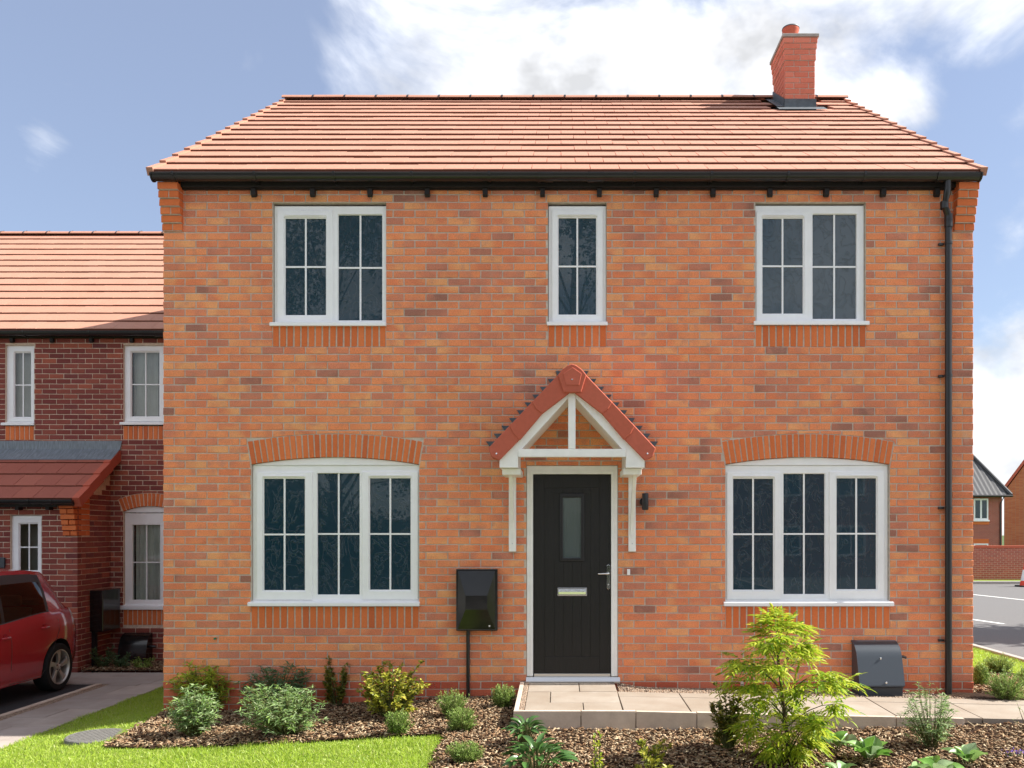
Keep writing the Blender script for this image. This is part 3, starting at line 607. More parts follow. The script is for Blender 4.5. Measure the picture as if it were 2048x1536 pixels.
# ------------------------------------------------------------------ windows
def window(parent, frame, lights, sill, yf, glass, bars=True, panes=True, vent=True, depth=.07, arch=None, label=None, wname='window'):
    """frame (x0,x1,z0,z1); lights: (glass rect, sash rect or None); sill (x0,x1,z0,z1); yf wall face. Frame front stands 45 mm back"""
    x0, x1, z0, z1 = frame; y0 = yf+.045
    holes = []
    for g, s in lights: holes.append((s[0]+.012, s[1]-.012, s[2]+.012, s[3]-.012) if s else (g[0]-.004, g[1]+.004, g[2]-.004, g[3]+.004))
    w = MB().plate(x0, x1, z0, z1, holes, y0, y0+depth).build(wname, 'upvc', parent, bevel=.004, weld=True, label=label)
    for g, s in lights:
        if s:
            MB().plate(*s, [(g[0]-.012, g[1]+.012, g[2]-.012, g[3]+.012)], y0-.016, y0+.030).build('sash', 'upvc', w, bevel=.004, weld=True)
            yb = y0-.006
        else: yb = y0+.008
        MB().plate(g[0]-.014, g[1]+.014, g[2]-.014, g[3]+.014, [g], yb+.004, yb+.022).build('glazing_bead', 'upvc', w, bevel=.003, weld=True)
        yg = yb+.018; mx_, mz_ = (g[0]+g[1])/2, (g[2]+g[3])/2
        if bars:
            hb = .0085
            MB().box(mx_-hb, mx_+hb, yg-.009, yg+.004, g[2], g[3]).build('glazing_bar', 'upvc', w)
            MB().box(g[0], mx_-hb, yg-.0085, yg+.004, mz_-hb, mz_+hb).box(mx_+hb, g[1], yg-.0085, yg+.004, mz_-hb, mz_+hb).build('glazing_bar', 'upvc', w)
            quads = [(g[0], mx_, g[2], mz_), (mx_, g[1], g[2], mz_), (g[0], mx_, mz_, g[3]), (mx_, g[1], mz_, g[3])]
        else: quads = [g]
        for q in quads:
            MB().add([(q[0], yg, q[2]), (q[1], yg, q[2]), (q[1], yg, q[3]), (q[0], yg, q[3])], [(0, 1, 2, 3)]).build('pane', glass, w)
        if vent and s:
            MB().box(g[0]+.0, g[1]-.0, y0-.027, y0-.015, g[3]+.022, g[3]+.034).build('trickle_vent', 'upvc', w, bevel=.003)
    if sill:
        sx0, sx1, sz0, sz1 = sill
        MB().prism_x([(yf-.035, sz0), (yf+.06, sz0+.006), (yf+.06, sz1+.012), (yf+.03, sz1+.006), (yf-.03, sz1-.006), (yf-.035, sz1-.012)], sx0, sx1).build('sill', 'upvc', w, bevel=.003)
    if arch:
        a, top = arch; n = 16; pts = [(a.x0+(a.x1-a.x0)*i/n, a.inner(a.x0+(a.x1-a.x0)*i/n)-.002) for i in range(n+1)]
        b = MB(); b.prism([(a.x0, top+.002), (a.x1, top+.002)]+pts[::-1][1:-1], yf+.03, yf+.09); b.build('head_board', 'upvc', w)
    return w
def px_rect(a, b, c, d, D=DF):                   # photo px left,right,top,bottom -> x0,x1,z0,z1
    f = D/FPX; return ((a-XC)*f, (b-XC)*f, ZC-(d-YH)*f, ZC-(c-YH)*f)

# ------------------------------------------------------------------ roof
def tiled_roof(parent, x0, x1, y0, z0, pitch, ncourse, gauge, ridge_y, tw=.294, limit=300, near_x=0, hole=None, mat='roof_tile', caps=True, last=True, capmat='roof_tile', thick=.035):
    p = R(pitch); cs, sn = math.cos(p), math.sin(p); tl = R(3.8); L_ = gauge+.075; cache = {}; items = []
    def tmesh(w, v):
        key = (round(w, 3), v)
        if key not in cache:
            r = lambda: random.uniform(-.002, .002); g = .0002; hw = w/2-g; t = thick
            vs = [(-hw, 0+r(), -t), (hw, 0+r(), -t), (hw, L_, -t), (-hw, L_, -t), (-hw, 0+r(), -.005+r()*.3), (hw, r(), -.005+r()*.3), (hw, L_, 0), (-hw, L_, 0), (-hw+.004, .006, r()*.4), (hw-.004, .006, r()*.4)]
            fs = [(0, 1, 5, 4), (4, 5, 9, 8), (8, 9, 6, 7), (1, 2, 6, 9, 5), (3, 0, 4, 8, 7), (0, 3, 2, 1)]
            cache[key] = shared(vs, fs, mat, 'roof_tile'); cache[key].materials.append(MATS['tile_edge_shade']); cache[key].polygons[0].material_index = 1; cache[key].polygons[5].material_index = 1  # butt and underside take the painted course shadow
        return cache[key]
    for k in range(ncourse):
        s = k*gauge; off = (tw/2 if k % 2 else 0); x = x0-off
        while x < x1-.02:
            a, c = max(x, x0), min(x+tw, x1)
            if c-a > .03 and not (hole and hole(a, c, k)): items.append(((a+c)/2, c-a, k, s))
            x += tw
    items.sort(key=lambda t: (t[2], abs(t[0]-near_x)))
    b = MB()
    for n_, (xc, w, k, s) in enumerate(items):
        me = tmesh(w, random.randrange(3)); q = thick+.006+random.uniform(-.0007, .0007)
        loc = Vector((xc, y0+s*cs-q*sn, z0+s*sn+q*cs)); rot = (p-tl+random.gauss(0, .003), random.gauss(0, .0012), random.gauss(0, .0015))
        if n_ < limit: place('roof_tile', me, parent, loc, rot)
        else:
            M = Matrix.Translation(loc) @ Matrix.Rotation(rot[0], 4, 'X'); b.add([M @ v.co for v in me.vertices], [tuple(f.vertices) for f in me.polygons if f.index != 5])
    if b.v:
        o = b.build('roof_tiling', mat, parent, kind='stuff'); o.data.materials.append(MATS['tile_edge_shade']); o.data.polygons.foreach_set('material_index', [1 if i % 5 == 0 else 0 for i in range(len(o.data.polygons))])
    if caps:
        cb = MB().box(-.012, .055, -.012, gauge+.02, -.07, .010).mesh('verge_cap'); cb.materials.append(MATS[capmat])
        cb2 = MB().box(-.055, .012, -.012, gauge+.02, -.07, .010).mesh('verge_cap'); cb2.materials.append(MATS[capmat])
        for k in range(ncourse):
            s = k*gauge; q = thick+.012
            for me, x in ((cb, x0-.004), (cb2, x1+.004)):
                o = place('verge_cap', me, parent, (x, y0+s*cs-q*sn, z0+s*sn+q*cs), (p-tl, 0, 0))
def ridge(parent, x0, x1, y, z, n, r=.125, mat='roof_tile', clips=True, skip=None):
    w = (x1-x0)/n; b = MB(); m = 10; vs = []; fs = []
    for xi, x in enumerate((-w/2+.002, w/2-.002)):
        for rr in (r, r-.02):
            for i in range(m+1):
                t = math.pi*(i/m*.86+.07); vs.append((x, math.cos(t)*rr*1.12, math.sin(t)*rr*.80))
    g = m+1
    for i in range(m): fs += [(i, 2*g+i, 2*g+i+1, i+1), (g+i+1, 3*g+i+1, 3*g+i, g+i), (i+1, g+i+1, g+i, i), (2*g+i, 3*g+i, 3*g+i+1, 2*g+i+1)]
    me = shared(vs, [f[::-1] for f in fs], mat, 'ridge_tile'); me.polygons.foreach_set('use_smooth', [True]*len(me.polygons)); me.set_sharp_from_angle(angle=R(40))
    cl = MB(); 
    for i in range(m):
        t0, t1 = math.pi*(i/m*.86+.07), math.pi*((i+1)/m*.86+.07); R2 = r+.006
        cl.add([(-.012, math.cos(t0)*R2*1.12, math.sin(t0)*R2*.8), (.012, math.cos(t0)*R2*1.12, math.sin(t0)*R2*.8), (.012, math.cos(t1)*R2*1.12, math.sin(t1)*R2*.8), (-.012, math.cos(t1)*R2*1.12, math.sin(t1)*R2*.8)], [(0, 1, 2, 3)])
    cl.box(-.010, .010, -.012, .012, r*.8, r*.8+.016)
    cm = cl.mesh('ridge_clip'); cm.materials.append(MATS['black_plastic'])
    for i in range(n):
        if skip and skip(x0+w*(i+.5)): continue
        place('ridge_tile', me, parent, (x0+w*(i+.5), y, z+random.uniform(-.003, .003)), (0, random.gauss(0, .004), 0))
        if clips and i: place('ridge_clip', cm, parent, (x0+w*i, y, z))
def gutter(parent, x0, x1, yc, zt, r, bx, name='gutter', unions=()):
    """half-round gutter along x, its brackets and end stops"""
    def half(b, x0, x1, r, t=.004, lip=True):
        m = 12; vs = []; fs = []
        for x in (x0, x1):
            for rr in (r, r-t):
                for i in range(m+1):
                    a = math.pi*i/m; vs.append((x, yc-math.cos(a)*rr, zt-math.sin(a)*rr*1.02))
        g = m+1
        for i in range(m): fs += [(i, i+1, 2*g+i+1, 2*g+i), (g+i, 3*g+i, 3*g+i+1, g+i+1), (i, g+i, g+i+1, i+1), (2*g+i, 2*g+i+1, 3*g+i+1, 3*g+i)]
        fs += [(0, 2*g, 3*g, g), (m, g+m, 3*g+m, 2*g+m)]
        b.add(vs, fs); return b
    g_ = half(MB(), x0, x1, r)
    g_.tube([(x0, yc-r, zt), (x1, yc-r, zt)], .006, 6)
    o = g_.build(name, 'black_plastic', parent, smooth='auto')
    for x in bx:
        b = half(MB(), x-.012, x+.012, r+.006, .006); b.box(x-.012, x+.012, yc-r-.008, yc-r+.012, zt-.004, zt+.010); b.box(x-.012, x+.012, yc+r, yc+r+.02, zt-r-.01, zt+.01); b.build('gutter_bracket', 'black_plastic', o)
    for x in unions: half(half(MB(), x-.07, x+.07, r+.008, .008), x-.085, x-.065, r+.012, .012).build('gutter_union', 'black_plastic', o, smooth='auto')
    for x, s in ((x0, -1), (x1, 1)):
        m = 14; pts = [(yc-math.cos(math.pi*i/m)*(r+.008), zt-math.sin(math.pi*i/m)*(r+.010)) for i in range(m+1)]; b = MB(); b.prism_x(pts, x-.012 if s < 0 else x-.002, x+.002 if s < 0 else x+.012); b.build('gutter_end', 'black_plastic', o)
    return o

# ================================================================== the house
house = thing('brick_house', ((XL+XR)/2, DF, -.3), 'orange brick two-storey house with black front door, terracotta tiled roof and chimney', 'house')
CO = 15.22*DF/FPX; PI = HW/37; Z0 = fz(1363)     # brick course, brick pitch, top of the base courses
WU = [px_rect(545, 772, 404.1, 693.3), px_rect(1096, 1213, 404.1, 693.3), px_rect(1511, 1732, 404.1, 693.3)]
arcs = [Arc(fx(502), fx(838), fz(929), fz(914.5), .235), Arc(fx(1451), fx(1780), fz(929), fz(914.5), .235)]
WL = [(fx(502), fx(838), fz(1256.5), fz(929)), (fx(1451), fx(1780), fz(1256.5), fz(929))]
DO = (fx(1053), fx(1236), fz(1366), fz(931))
blocks = WU+WL+[DO]
ZE = fz(372)                                     # top of front brickwork
mort_holes = [(a, b, c+.21, d) for a, b, c, d in WU]+[(a, b, fz(1213), fz(914.5)) for a, b, c, d in WL]+[DO]
wall = MB().plate(XL+.004, XR-.004, -.6, ZE, mort_holes, DF+.0065, DF+.20).build('front_wall', 'mortar', house, weld=True)
W = Wall(wall, (0, DF, 0), 0, 'brick', 300)
air = [(fx(838), fx(882), Z0-CO*1+.0, Z0), (fx(1441), fx(1482), Z0-CO*1, Z0)]
kmax = int((ZE-Z0)/CO)
W.lay(XL, XR, Z0, range(0, kmax+1), CO, PI, blocks, arcs, phase=0, heads=[DO])
W.lay(XL, XR, Z0, range(-6, 0), CO, PI, [DO]+air, (), matf=lambda k: 'brick_base', phase=0)
W.build(near=(.2, 2.2))
for (a, b, c, d), n in zip(WU, (16, 8, 16)): soldiers(wall, a-.002, b+.002, c, c+.217, DF, n, 'brick_orange')
for a, b, c, d in WL: soldiers(wall, a-.002, b+.002, c, c+.222, DF, 23, 'brick_orange')
for a in arcs: a.build(wall, DF, 29, 'brick_orange', 'mortar')
for a, b, c, d in air:                           # terracotta air bricks with their slots
    o = MB().plate(a+.006, b-.006, c+.005, d-.005, [(a+.016+i*(b-a-.03)/7, a+.016+i*(b-a-.03)/7+.012, c+.016+j*.019, c+.016+j*.019+.006) for i in range(6) for j in range(3)], DF-.001, DF+.03).build('air_brick', 'terracotta', wall, weld=True)
    MB().box(a+.01, b-.01, DF+.028, DF+.035, c+.01, d-.01).build('air_brick_recess', 'room_dark', wall)
# other sides of the house
RP = 33.6; YE = 8.62; ZEV = 5.109; YR = 12.83; ZR = ZEV+(YR-YE)*math.tan(R(RP))
for nm, xa, xb in (('gable_wall', XL, XL+.25), ('gable_wall', XR-.25, XR)):
    MB().prism_x([(DF+.205, -.6), (YB, -.6), (YB, ZEV+.05), (YR, ZR-.12), (DF+.205, ZEV+.07)], xa+.002, xb-.002).build(nm, 'brickwork_orange', house)
MB().box(XL+.25, XR-.25, YB-.25, YB, -.6, ZEV+.05).build('rear_wall', 'brickwork_orange', house)
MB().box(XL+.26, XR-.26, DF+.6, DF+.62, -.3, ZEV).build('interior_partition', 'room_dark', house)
# windows
def casement2(L_, Rr, frame, sill): return window(house, frame, [L_, Rr], sill, DF, 'film_glass')
r = px_rect
window(house, r(546, 771, 409, 646), [(r(568, 649.5, 434, 628), r(552.5, 664, 419, 643)), (r(674, 762, 426, 638), None)], r(541, 773, 644.5, 653), DF, 'film_glass', label='upper window beside the left eaves, two lights with white bars')
window(house, r(1097, 1212.5, 409, 646), [(r(1117, 1192.5, 433, 627), r(1104, 1206, 418, 642))], r(1094, 1215, 643.5, 652), DF, 'film_glass', label='narrow upper window above the door canopy')
window(house, r(1511.5, 1731, 408, 646), [(r(1527, 1608, 434, 625), r(1514, 1622.5, 420, 641)), (r(1628.5, 1716, 425, 635), None)], r(1507, 1737, 642, 651), DF, 'film_glass', label='upper window nearest the downpipe, two lights reflecting sky')
window(house, r(503, 837, 930, 1205), [(r(525, 607, 957, 1181), r(511, 622.5, 944, 1200)), (r(632, 716.5, 946, 1190), None), (r(738, 819.5, 956, 1180), r(723, 835, 943, 1199))], r(497, 840, 1203.5, 1212), DF, 'film_glass', arch=(arcs[0], fz(930)), label='three-light ground floor window under brick arch beside the meter box')
window(house, r(1452, 1779, 930, 1205), [(r(1468, 1548.5, 957, 1180), r(1455, 1562, 944, 1199)), (r(1570, 1652.5, 947, 1189), None), (r(1676, 1755.5, 956, 1179), r(1661, 1771, 943, 1198))], r(1447, 1786, 1203, 1212), DF, 'film_glass', arch=(arcs[1], fz(930)), label='three-light ground floor window under brick arch beside the lamp')

# front door
dfm = MB().plate(DO[0]+.003, DO[1]-.003, fz(1353), DO[3]-.003, [(fx(1066), fx(1222.5), fz(1360), fz(948))], DF+.01, DF+.09).build('door_frame', 'white_paint', house, bevel=.005, weld=True)
MB().plate(fx(1060), fx(1228.5), fz(1353), fz(942), [(fx(1066), fx(1222.5), fz(1360), fz(948))], DF+.003, DF+.012).build('frame_moulding', 'white_paint', dfm, bevel=.004, weld=True)
MB().prism_x([(DF-.03, fz(1366)), (DF+.10, fz(1366)), (DF+.10, fz(1353)), (DF+.0, fz(1354)), (DF-.03, fz(1362))], fx(1052), fx(1240)).build('door_sill', 'aluminium', dfm, bevel=.003)
yd = DF+.035
gl = r(1126, 1162, 995, 1116)
door = MB().plate(fx(1067), fx(1221.5), fz(1351.5), fz(949), [(fx(1120), fx(1168.5), fz(1122.5), fz(987))], yd, yd+.045).build('front_door', 'door_black', house, weld=True, label='black woodgrain front door with narrow glass light')
gx = [1089, 1108.5, 1127, 1145, 1163, 1181, 1199]
for a, c in zip(gx[:-1], gx[1:]):                # tongue-and-groove boards
    x0, x1 = fx(a)+.0035, fx(c)-.0035; zt, zb_ = fz(976), fz(1313)
    parts_ = [(zb_, zt)] if (x1 < fx(1120) or x0 > fx(1168.5)) else [(zb_, fz(1123.5)), (fz(986), zt)]
    if not (x1 < fx(1120) or x0 > fx(1168.5)):
        MB().box(x0, x1, yd-.004, yd+.004, zb_, fz(1124)).build('door_board', 'door_black', door, bevel=.003)
        if fz(976)-fz(986) > .03: MB().box(x0, x1, yd-.004, yd+.004, fz(986), zt).build('door_board', 'door_black', door, bevel=.003)
    else: MB().box(x0, x1, yd-.004, yd+.004, zb_, zt).build('door_board', 'door_black', door, bevel=.003)
for (a, c, t, bt) in ((1067.5, 1088.3, 949.5, 1351), (1199.7, 1221, 949.5, 1351), (1089, 1199, 949.5, 975), (1089, 1199, 1314, 1351)):
    MB().box(fx(a), fx(c), yd-.004, yd+.002, fz(bt), fz(t)).build('door_rail', 'door_black', door, bevel=.003)
MB().plate(fx(1120), fx(1168.5), fz(1122.5), fz(987), [gl], yd-.016, yd+.02).build('light_surround', 'black_plastic', door, bevel=.006, weld=True)
MB().box(gl[0]-.004, gl[1]+.004, yd+.002, yd+.012, gl[2]-.004, gl[3]+.004).build('door_light', 'door_glass', door)
lp = MB().box(fx(1115), fx(1174), yd-.010, yd-.003, fz(1192), fz(1176)).build('letter_plate', 'chrome', door, bevel=.003)
MB().prism_x([(yd-.012, fz(1189)), (yd-.010, fz(1178.5)), (yd-.016, fz(1179)), (yd-.021, fz(1184)), (yd-.019, fz(1189))], fx(1117), fx(1172)).build('letter_flap', 'chrome', lp, bevel=.002)
hp = MB(); xa, xb = fx(1213.6), fx(1220.6); pts = [(xa, fz(1176)), ((xa+xb)/2, fz(1180)), (xb, fz(1176)), (xb, fz(1132)), ((xa+xb)/2, fz(1128.5)), (xa, fz(1132))]
hd = hp.prism(pts, yd-.016, yd-.003).build('door_handle', 'chrome', door, bevel=.002)
MB().tube([(fx(1217), yd-.012, fz(1147)), (fx(1217), yd-.055, fz(1147)), (fx(1214), yd-.060, fz(1147)), (fx(1196), yd-.055, fz(1147.5))], [.010, .009, .009, .008], 10).build('lever', 'chrome', hd, smooth='auto')
MB().lathe([(0, -.018), (.008, -.018), (.008, 0)], (fx(1217), yd-.003, fz(1169)), 'y', 12).build('lock_cylinder', 'aluminium', hd)
MB().box(fx(1068), fx(1221), yd-.016, yd-.004, fz(1354), fz(1348)).build('weather_bar', 'aluminium', door, bevel=.002)
MB().box(fx(1254), fx(1260), DF-.02, DF, fz(1150), fz(1138)).build('doorbell', 'upvc', house, bevel=.003)
# lamp
lm = MB().lathe([(0, -.17), (.030, -.17), (.033, -.16), (.033, -.01), (.030, 0), (0, 0)], (fx(1289), DF-.075, fz(987)), 'z', 24).build('wall_lamp', 'black_plastic', house, smooth='auto', label='black cylinder wall lamp beside the door')
MB().lathe([(0, -.012), (.042, -.012), (.042, 0)], (fx(1287), DF-.001, fz(1004)), 'y', 20).box(fx(1289)-.012, fx(1289)+.012, DF-.06, DF-.01, fz(1010), fz(998)).build('lamp_mount', 'black_plastic', lm)
# door canopy
CD = 8.22
def cp(px, py, D=CD): return at(px, py, D)
can = MB()
def both(fn):                                     # builds a left-hand piece and its mirror image about the canopy axis (photo x 1144)
    for s in (1, -1): fn(lambda px, py, D=CD, s=s: cp(1144+(px-1144)*s, py, D), s)
def cw(poly, s): return poly if s > 0 else poly[::-1]
bb = MB()
for s in (1, -1):
    m = lambda px, py: cp(1144+(px-1144)*s, py)
    poly = [m(1144, 762), m(999, 919), m(999, 935), m(1036, 935), m(1036, 906), m(1144, 788)]
    bb.prism(cw(poly, s), CD, DF-.003)
canopy = bb.build('door_canopy', 'white_paint', house, label='small gabled canopy with red verge tiles above the front door')
for s in (1, -1):
    m = lambda px, py, D=CD: cp(1144+(px-1144)*s, py, D)
    # boxed foot, a little wider and lower towards the wall
    a = [m(1003, 935.5), m(1003, 948), m(1040, 948), m(1040, 935.5)]; MB().prism(cw(a, s), CD+.10, DF-.004).build('canopy_foot', 'white_paint', canopy, bevel=.004)
    # verge tiles
    segs = [((1130, 737), (1064, 806), (1140, 786), (1084, 829)), ((1069, 800), (1019, 853), (1089, 823), (1040, 881)), ((1024, 847), (977, 897), (1045, 874), (999, 921))]
    for k, (oa, ob, ia, ib) in enumerate(segs):
        dz = -.010*k; n = 5
        mid = ((ob[0]+ib[0])/2+(-5 if k == 2 else -2), (ob[1]+ib[1])/2+(5 if k == 2 else 2))
        poly = [m(*oa), m(*ob), m(*mid), m(*ib), m(*ia)]; d0 = CD-.035-.010*(2-k)
        t = MB().prism(cw(poly, s), d0, CD+.16).build('verge_tile', 'verge_red', canopy, bevel=.008)
    for q in ((993, 907),):
        c = m(*q, CD-.036); MB().lathe([(0, -.004), (.008, -.004), (.008, .004)], (c[0], CD-.038, c[1]), 'y', 10).build('screw', 'chrome', canopy)
    # roof slope behind the verge, in small tiles' thickness
    poly = [m(1140, 738), m(980, 893), m(985, 903), m(1140, 752)]; MB().prism(cw(poly, s), CD+.161, DF-.004).build('canopy_roof', 'canopy_tile', canopy)
    # stepped lead flashing on the wall
    for k in range(10):
        x, y_ = 972+15.4*k, 883-15.6*k; poly = [fx(1144+(x-1144)*s), fz(y_)], [fx(1144+(x+9-1144)*s), fz(y_+13)], [fx(1144+(x+34-1144)*s), fz(y_)]
        MB().prism(cw([tuple(p) for p in poly], s), DF-.012, DF-.004).build('step_flashing', 'lead', canopy)
    # bracket: wall post, brace and top block
    xa, xb = sorted((fx(1144+(1018-1144)*s), fx(1144+(1032.5-1144)*s)))
    if s < 0: xa, xb = fx(1256.5), fx(1271)
    bk = MB().box(xa, xb, DF-.04, DF-.003, fz(1103), fz(945)).build('bracket', 'white_paint', canopy, bevel=.003)
    zt = fz(944); zb2 = fz(1078); n = 8; vs = []
    for i in range(n+1):
        t = i/n; yy = DF-.04-(.36)*(t**1.5); zz = zb2+(zt-zb2)*t; vs.append((yy, zz))
    poly = [(y_-.0, z_) for y_, z_ in vs]+[(y_+.055, z_) for y_, z_ in vs[::-1]]
    xm = (xa+xb)/2; MB().prism_x(poly, xm-.018, xm+.018).build('brace', 'white_paint', bk, bevel=.003)
    MB().box(xa-.008, xb+.008, DF-.44, DF-.003, fz(946), fz(938)).build('bracket_block', 'white_paint', bk, bevel=.003)
    MB().lathe([(0, -.003), (.006, -.003), (.006, .002)], (xm, DF-.041, fz(1087)), 'y', 8).build('screw', 'aluminium', bk)
# apex cap, tie, king post
ap = [(1127, 787), (1162, 787), (1172.5, 752), (1163, 741), (1152, 733), (1144, 730.5), (1136, 733), (1125, 741), (1116, 752)]
MB().prism([cp(*p) for p in ap], CD-.075, CD+.2).build('apex_tile', 'verge_red', canopy, bevel=.008)
ap2 = [(1131.5, 773), (1158, 773), (1163, 750), (1145, 737.5), (1126, 750)]
MB().prism([cp(*p) for p in ap2], CD-.081, CD-.070).build('apex_panel', 'verge_red', canopy, bevel=.004)
c = cp(1144, 762); MB().lathe([(0, -.004), (.008, -.004), (.008, .004)], (c[0], CD-.083, c[1]), 'y', 10).build('screw', 'chrome', canopy)
a, bz = cp(1036.5, 914); c, dz = cp(1251.5, 898); MB().box(a, c, CD-.012, CD+.05, bz, dz).build('tie_beam', 'white_paint', canopy, bevel=.004)
a, bz = cp(1136.5, 897.6); c, dz = cp(1151, 786); MB().box(a, c, CD-.008, CD+.05, bz, dz).build('king_post', 'white_paint', canopy, bevel=.004)

# electric meter box and its conduit
mb = px_rect(912, 995, 1138, 1262, 8.70)
bx = MB().box(mb[0], mb[1], 8.70, DF-.001, mb[2], mb[3]).build('meter_box', 'black_gloss', house, bevel=.008, label='glossy black electric meter box between window and door')
x0, x1, z0, z1 = mb; i0, i1, k0, k1 = x0+.018, x1-.022, z0+.018, z1-.018
p0, p1, q0, q1 = x0+.10, x1-.10, z0+.22, z0+.36
MB().add([(i0, 8.697, k0), (i1, 8.697, k0), (i1, 8.697, k1), (i0, 8.697, k1), (p0, 8.655, q0), (p1, 8.655, q0), (p1, 8.655, q1), (p0, 8.655, q1)], [(0, 1, 5, 4), (1, 2, 6, 5), (2, 3, 7, 6), (3, 0, 4, 7), (4, 5, 6, 7)]).build('meter_box_door', 'black_gloss', bx)
for px_, py_ in ((982, 1203), (979, 1252)):
    c = at(px_, py_, 8.69); MB().lathe([(0, -.012), (.009, -.012), (.011, 0)], (c[0], 8.698, c[1]), 'y', 12).build('lock', 'chrome', bx)
MB().tube([(fx(936.5), DF-.025, mb[2]+.01), (fx(936.5), DF-.025, -.3)], .018, 12).build('conduit', 'black_plastic', bx, smooth='auto')
# gas meter box
gx0, gx1 = 2.965, 3.40
prof = [(0, .412), (-.035, .404), (-.085, .385), (-.13, .352), (-.16, .31), (-.178, .26), (-.255, -.002), (-.255, -.016), (-.225, -.03), (-.215, -.14), (0, -.14)]
gb = MB().prism_x([(DF-.002+a, z) for a, z in prof], gx0, gx1).build('gas_meter_box', 'slate_box', house, smooth='auto', bevel=.003, label='dark slate gas meter box with curved lid near the downpipe')
lid = [(-.002, .418), (-.037, .410), (-.088, .391), (-.134, .357), (-.165, .313), (-.183, .262), (-.262, .0), (-.25, -.004)]
inner = [(a+.006, z-.006) for a, z in lid]
b = MB(); n = len(lid); vs = [(gx0-.008, DF+a, z) for a, z in lid]+[(gx1+.008, DF+a, z) for a, z in lid]; b.add(vs, [(i, i+1, n+i+1, n+i) for i in range(n-1)])
for xx in (gx0-.008, gx1+.008): b.add([(xx, DF+a, z) for a, z in lid]+[(xx, DF+a+.012, z-.012) for a, z in lid], [(i, i+1, n+i+1, n+i) for i in range(n-1)])
b.build('gas_box_lid', 'slate_box', gb, smooth='auto')
for px_, z_, dy in ((3.19, .26, -.188), (3.22, .03, -.256)):
    MB().lathe([(0, -.012), (.010, -.010), (.012, 0)], (px_, DF+dy, z_), 'y', 12).build('bolt', 'chrome', gb)
MB().tube([(gx1, DF-.09, .265), (gx1+.06, DF-.09, .262), (gx1+.085, DF-.09, .250)], .013, 8).build('valve_pipe', 'black_plastic', gb, smooth='auto')
c = at(431, 1277); MB().lathe([(0, -.03), (.010, -.03), (.012, -.005), (.012, .01)], (c[0], DF, c[1]), 'y', 10).build('wall_plug', 'green_plastic', house)

# eaves: fascia, rafter feet, gutter, downpipe, corbels
fas = MB().box(XL+.21, XR-.21, 8.735, 8.765, fz(379), ZEV-.02).build('fascia', 'black_timber', house, bevel=.003)
MB().box(XL+.21, XR-.21, 8.766, 8.84, fz(381), fz(378)).build('soffit', 'black_timber', fas)
for px_ in (506, 624, 739, 854, 970, 1085, 1199, 1313, 1427, 1541, 1654, 1768, 1876):
    x = (px_-XC)*8.74/FPX; MB().prism_x([(8.74, fz(381)), (8.74, fz(393)), (8.765, fz(397.5)), (8.80, fz(393)), (8.80, fz(381))], x-.024, x+.024).build('rafter_foot', 'black_timber', fas, bevel=.002)
gut = gutter(house, (302-XC)*8.60/FPX, (1963-XC)*8.60/FPX, 8.655, ZEV-.004, .062, [(p-XC)*8.6/FPX for p in (345, 508, 667, 823, 978, 1270, 1424, 1577, 1731)], unions=[(1092-XC)*8.6/FPX, (1193-XC)*8.6/FPX, (1893-XC)*8.6/FPX])
xd = fx(1892); xo = (1895-XC)*8.655/FPX
dp = MB().tube([(xo, 8.655, ZEV-.05), (xo, 8.655, ZEV-.14), (xo-.004, 8.66, ZEV-.20), (xo-.012, 8.70, fz(418)), (xd, 8.742, fz(437)), (xd, 8.744, fz(448)), (xd, 8.744, -.2)], .034, 16).build('downpipe', 'black_plastic', house, smooth='auto')
for z_ in (fz(418), fz(440), fz(452)): MB().lathe([(.034, -.035), (.041, -.035), (.041, .035), (.034, .035)], (xd-.0 if z_ != fz(418) else xo-.012, 8.742 if z_ != fz(418) else 8.70, z_), 'z', 16).build('pipe_collar', 'black_plastic', dp, smooth='auto')
for py_ in (490, 753, 1016, 1280):
    MB().lathe([(.034, -.012), (.039, -.012), (.039, .012), (.034, .012)], (xd, 8.744, fz(py_)), 'z', 16).box(xd-.085, xd-.034, 8.768, 8.80, fz(py_)-.011, fz(py_)+.011).build('pipe_clip', 'black_plastic', dp)
for side, x0 in ((-1, XL), (1, XR-.205)):
    cb = MB().box(x0+.006, x0+.199, 8.668, DF+.0075, fz(452), ZEV-.055).build('corbel', 'mortar', house)
    h = .0765; z = fz(463); k = 0
    cb.data.clear_geometry(); mb_ = MB()
    while z+h < ZEV-.03:
        yk = DF-.022-.0215*k
        mb_.box(x0+.006, x0+.199, yk+.008, DF+.0075, z, z+h)
        if k % 2: halves = [(x0, x0+.205)]
        else: halves = [(x0, x0+.1), (x0+.11, x0+.205)]
        for a, c in halves:
            vs, fs = brick_mesh(c-a, h-.011, d=DF-yk, c=.004); m_ = shared(vs, fs, 'brick_orange', 'corbel_brick'); place('corbel_brick', m_, cb, ((a+c)/2, yk, z+h/2))
        z += h; k += 1
    me_ = mb_.mesh('corbel', org(cb)); me_.materials.append(MATS['mortar']); cb.data = me_

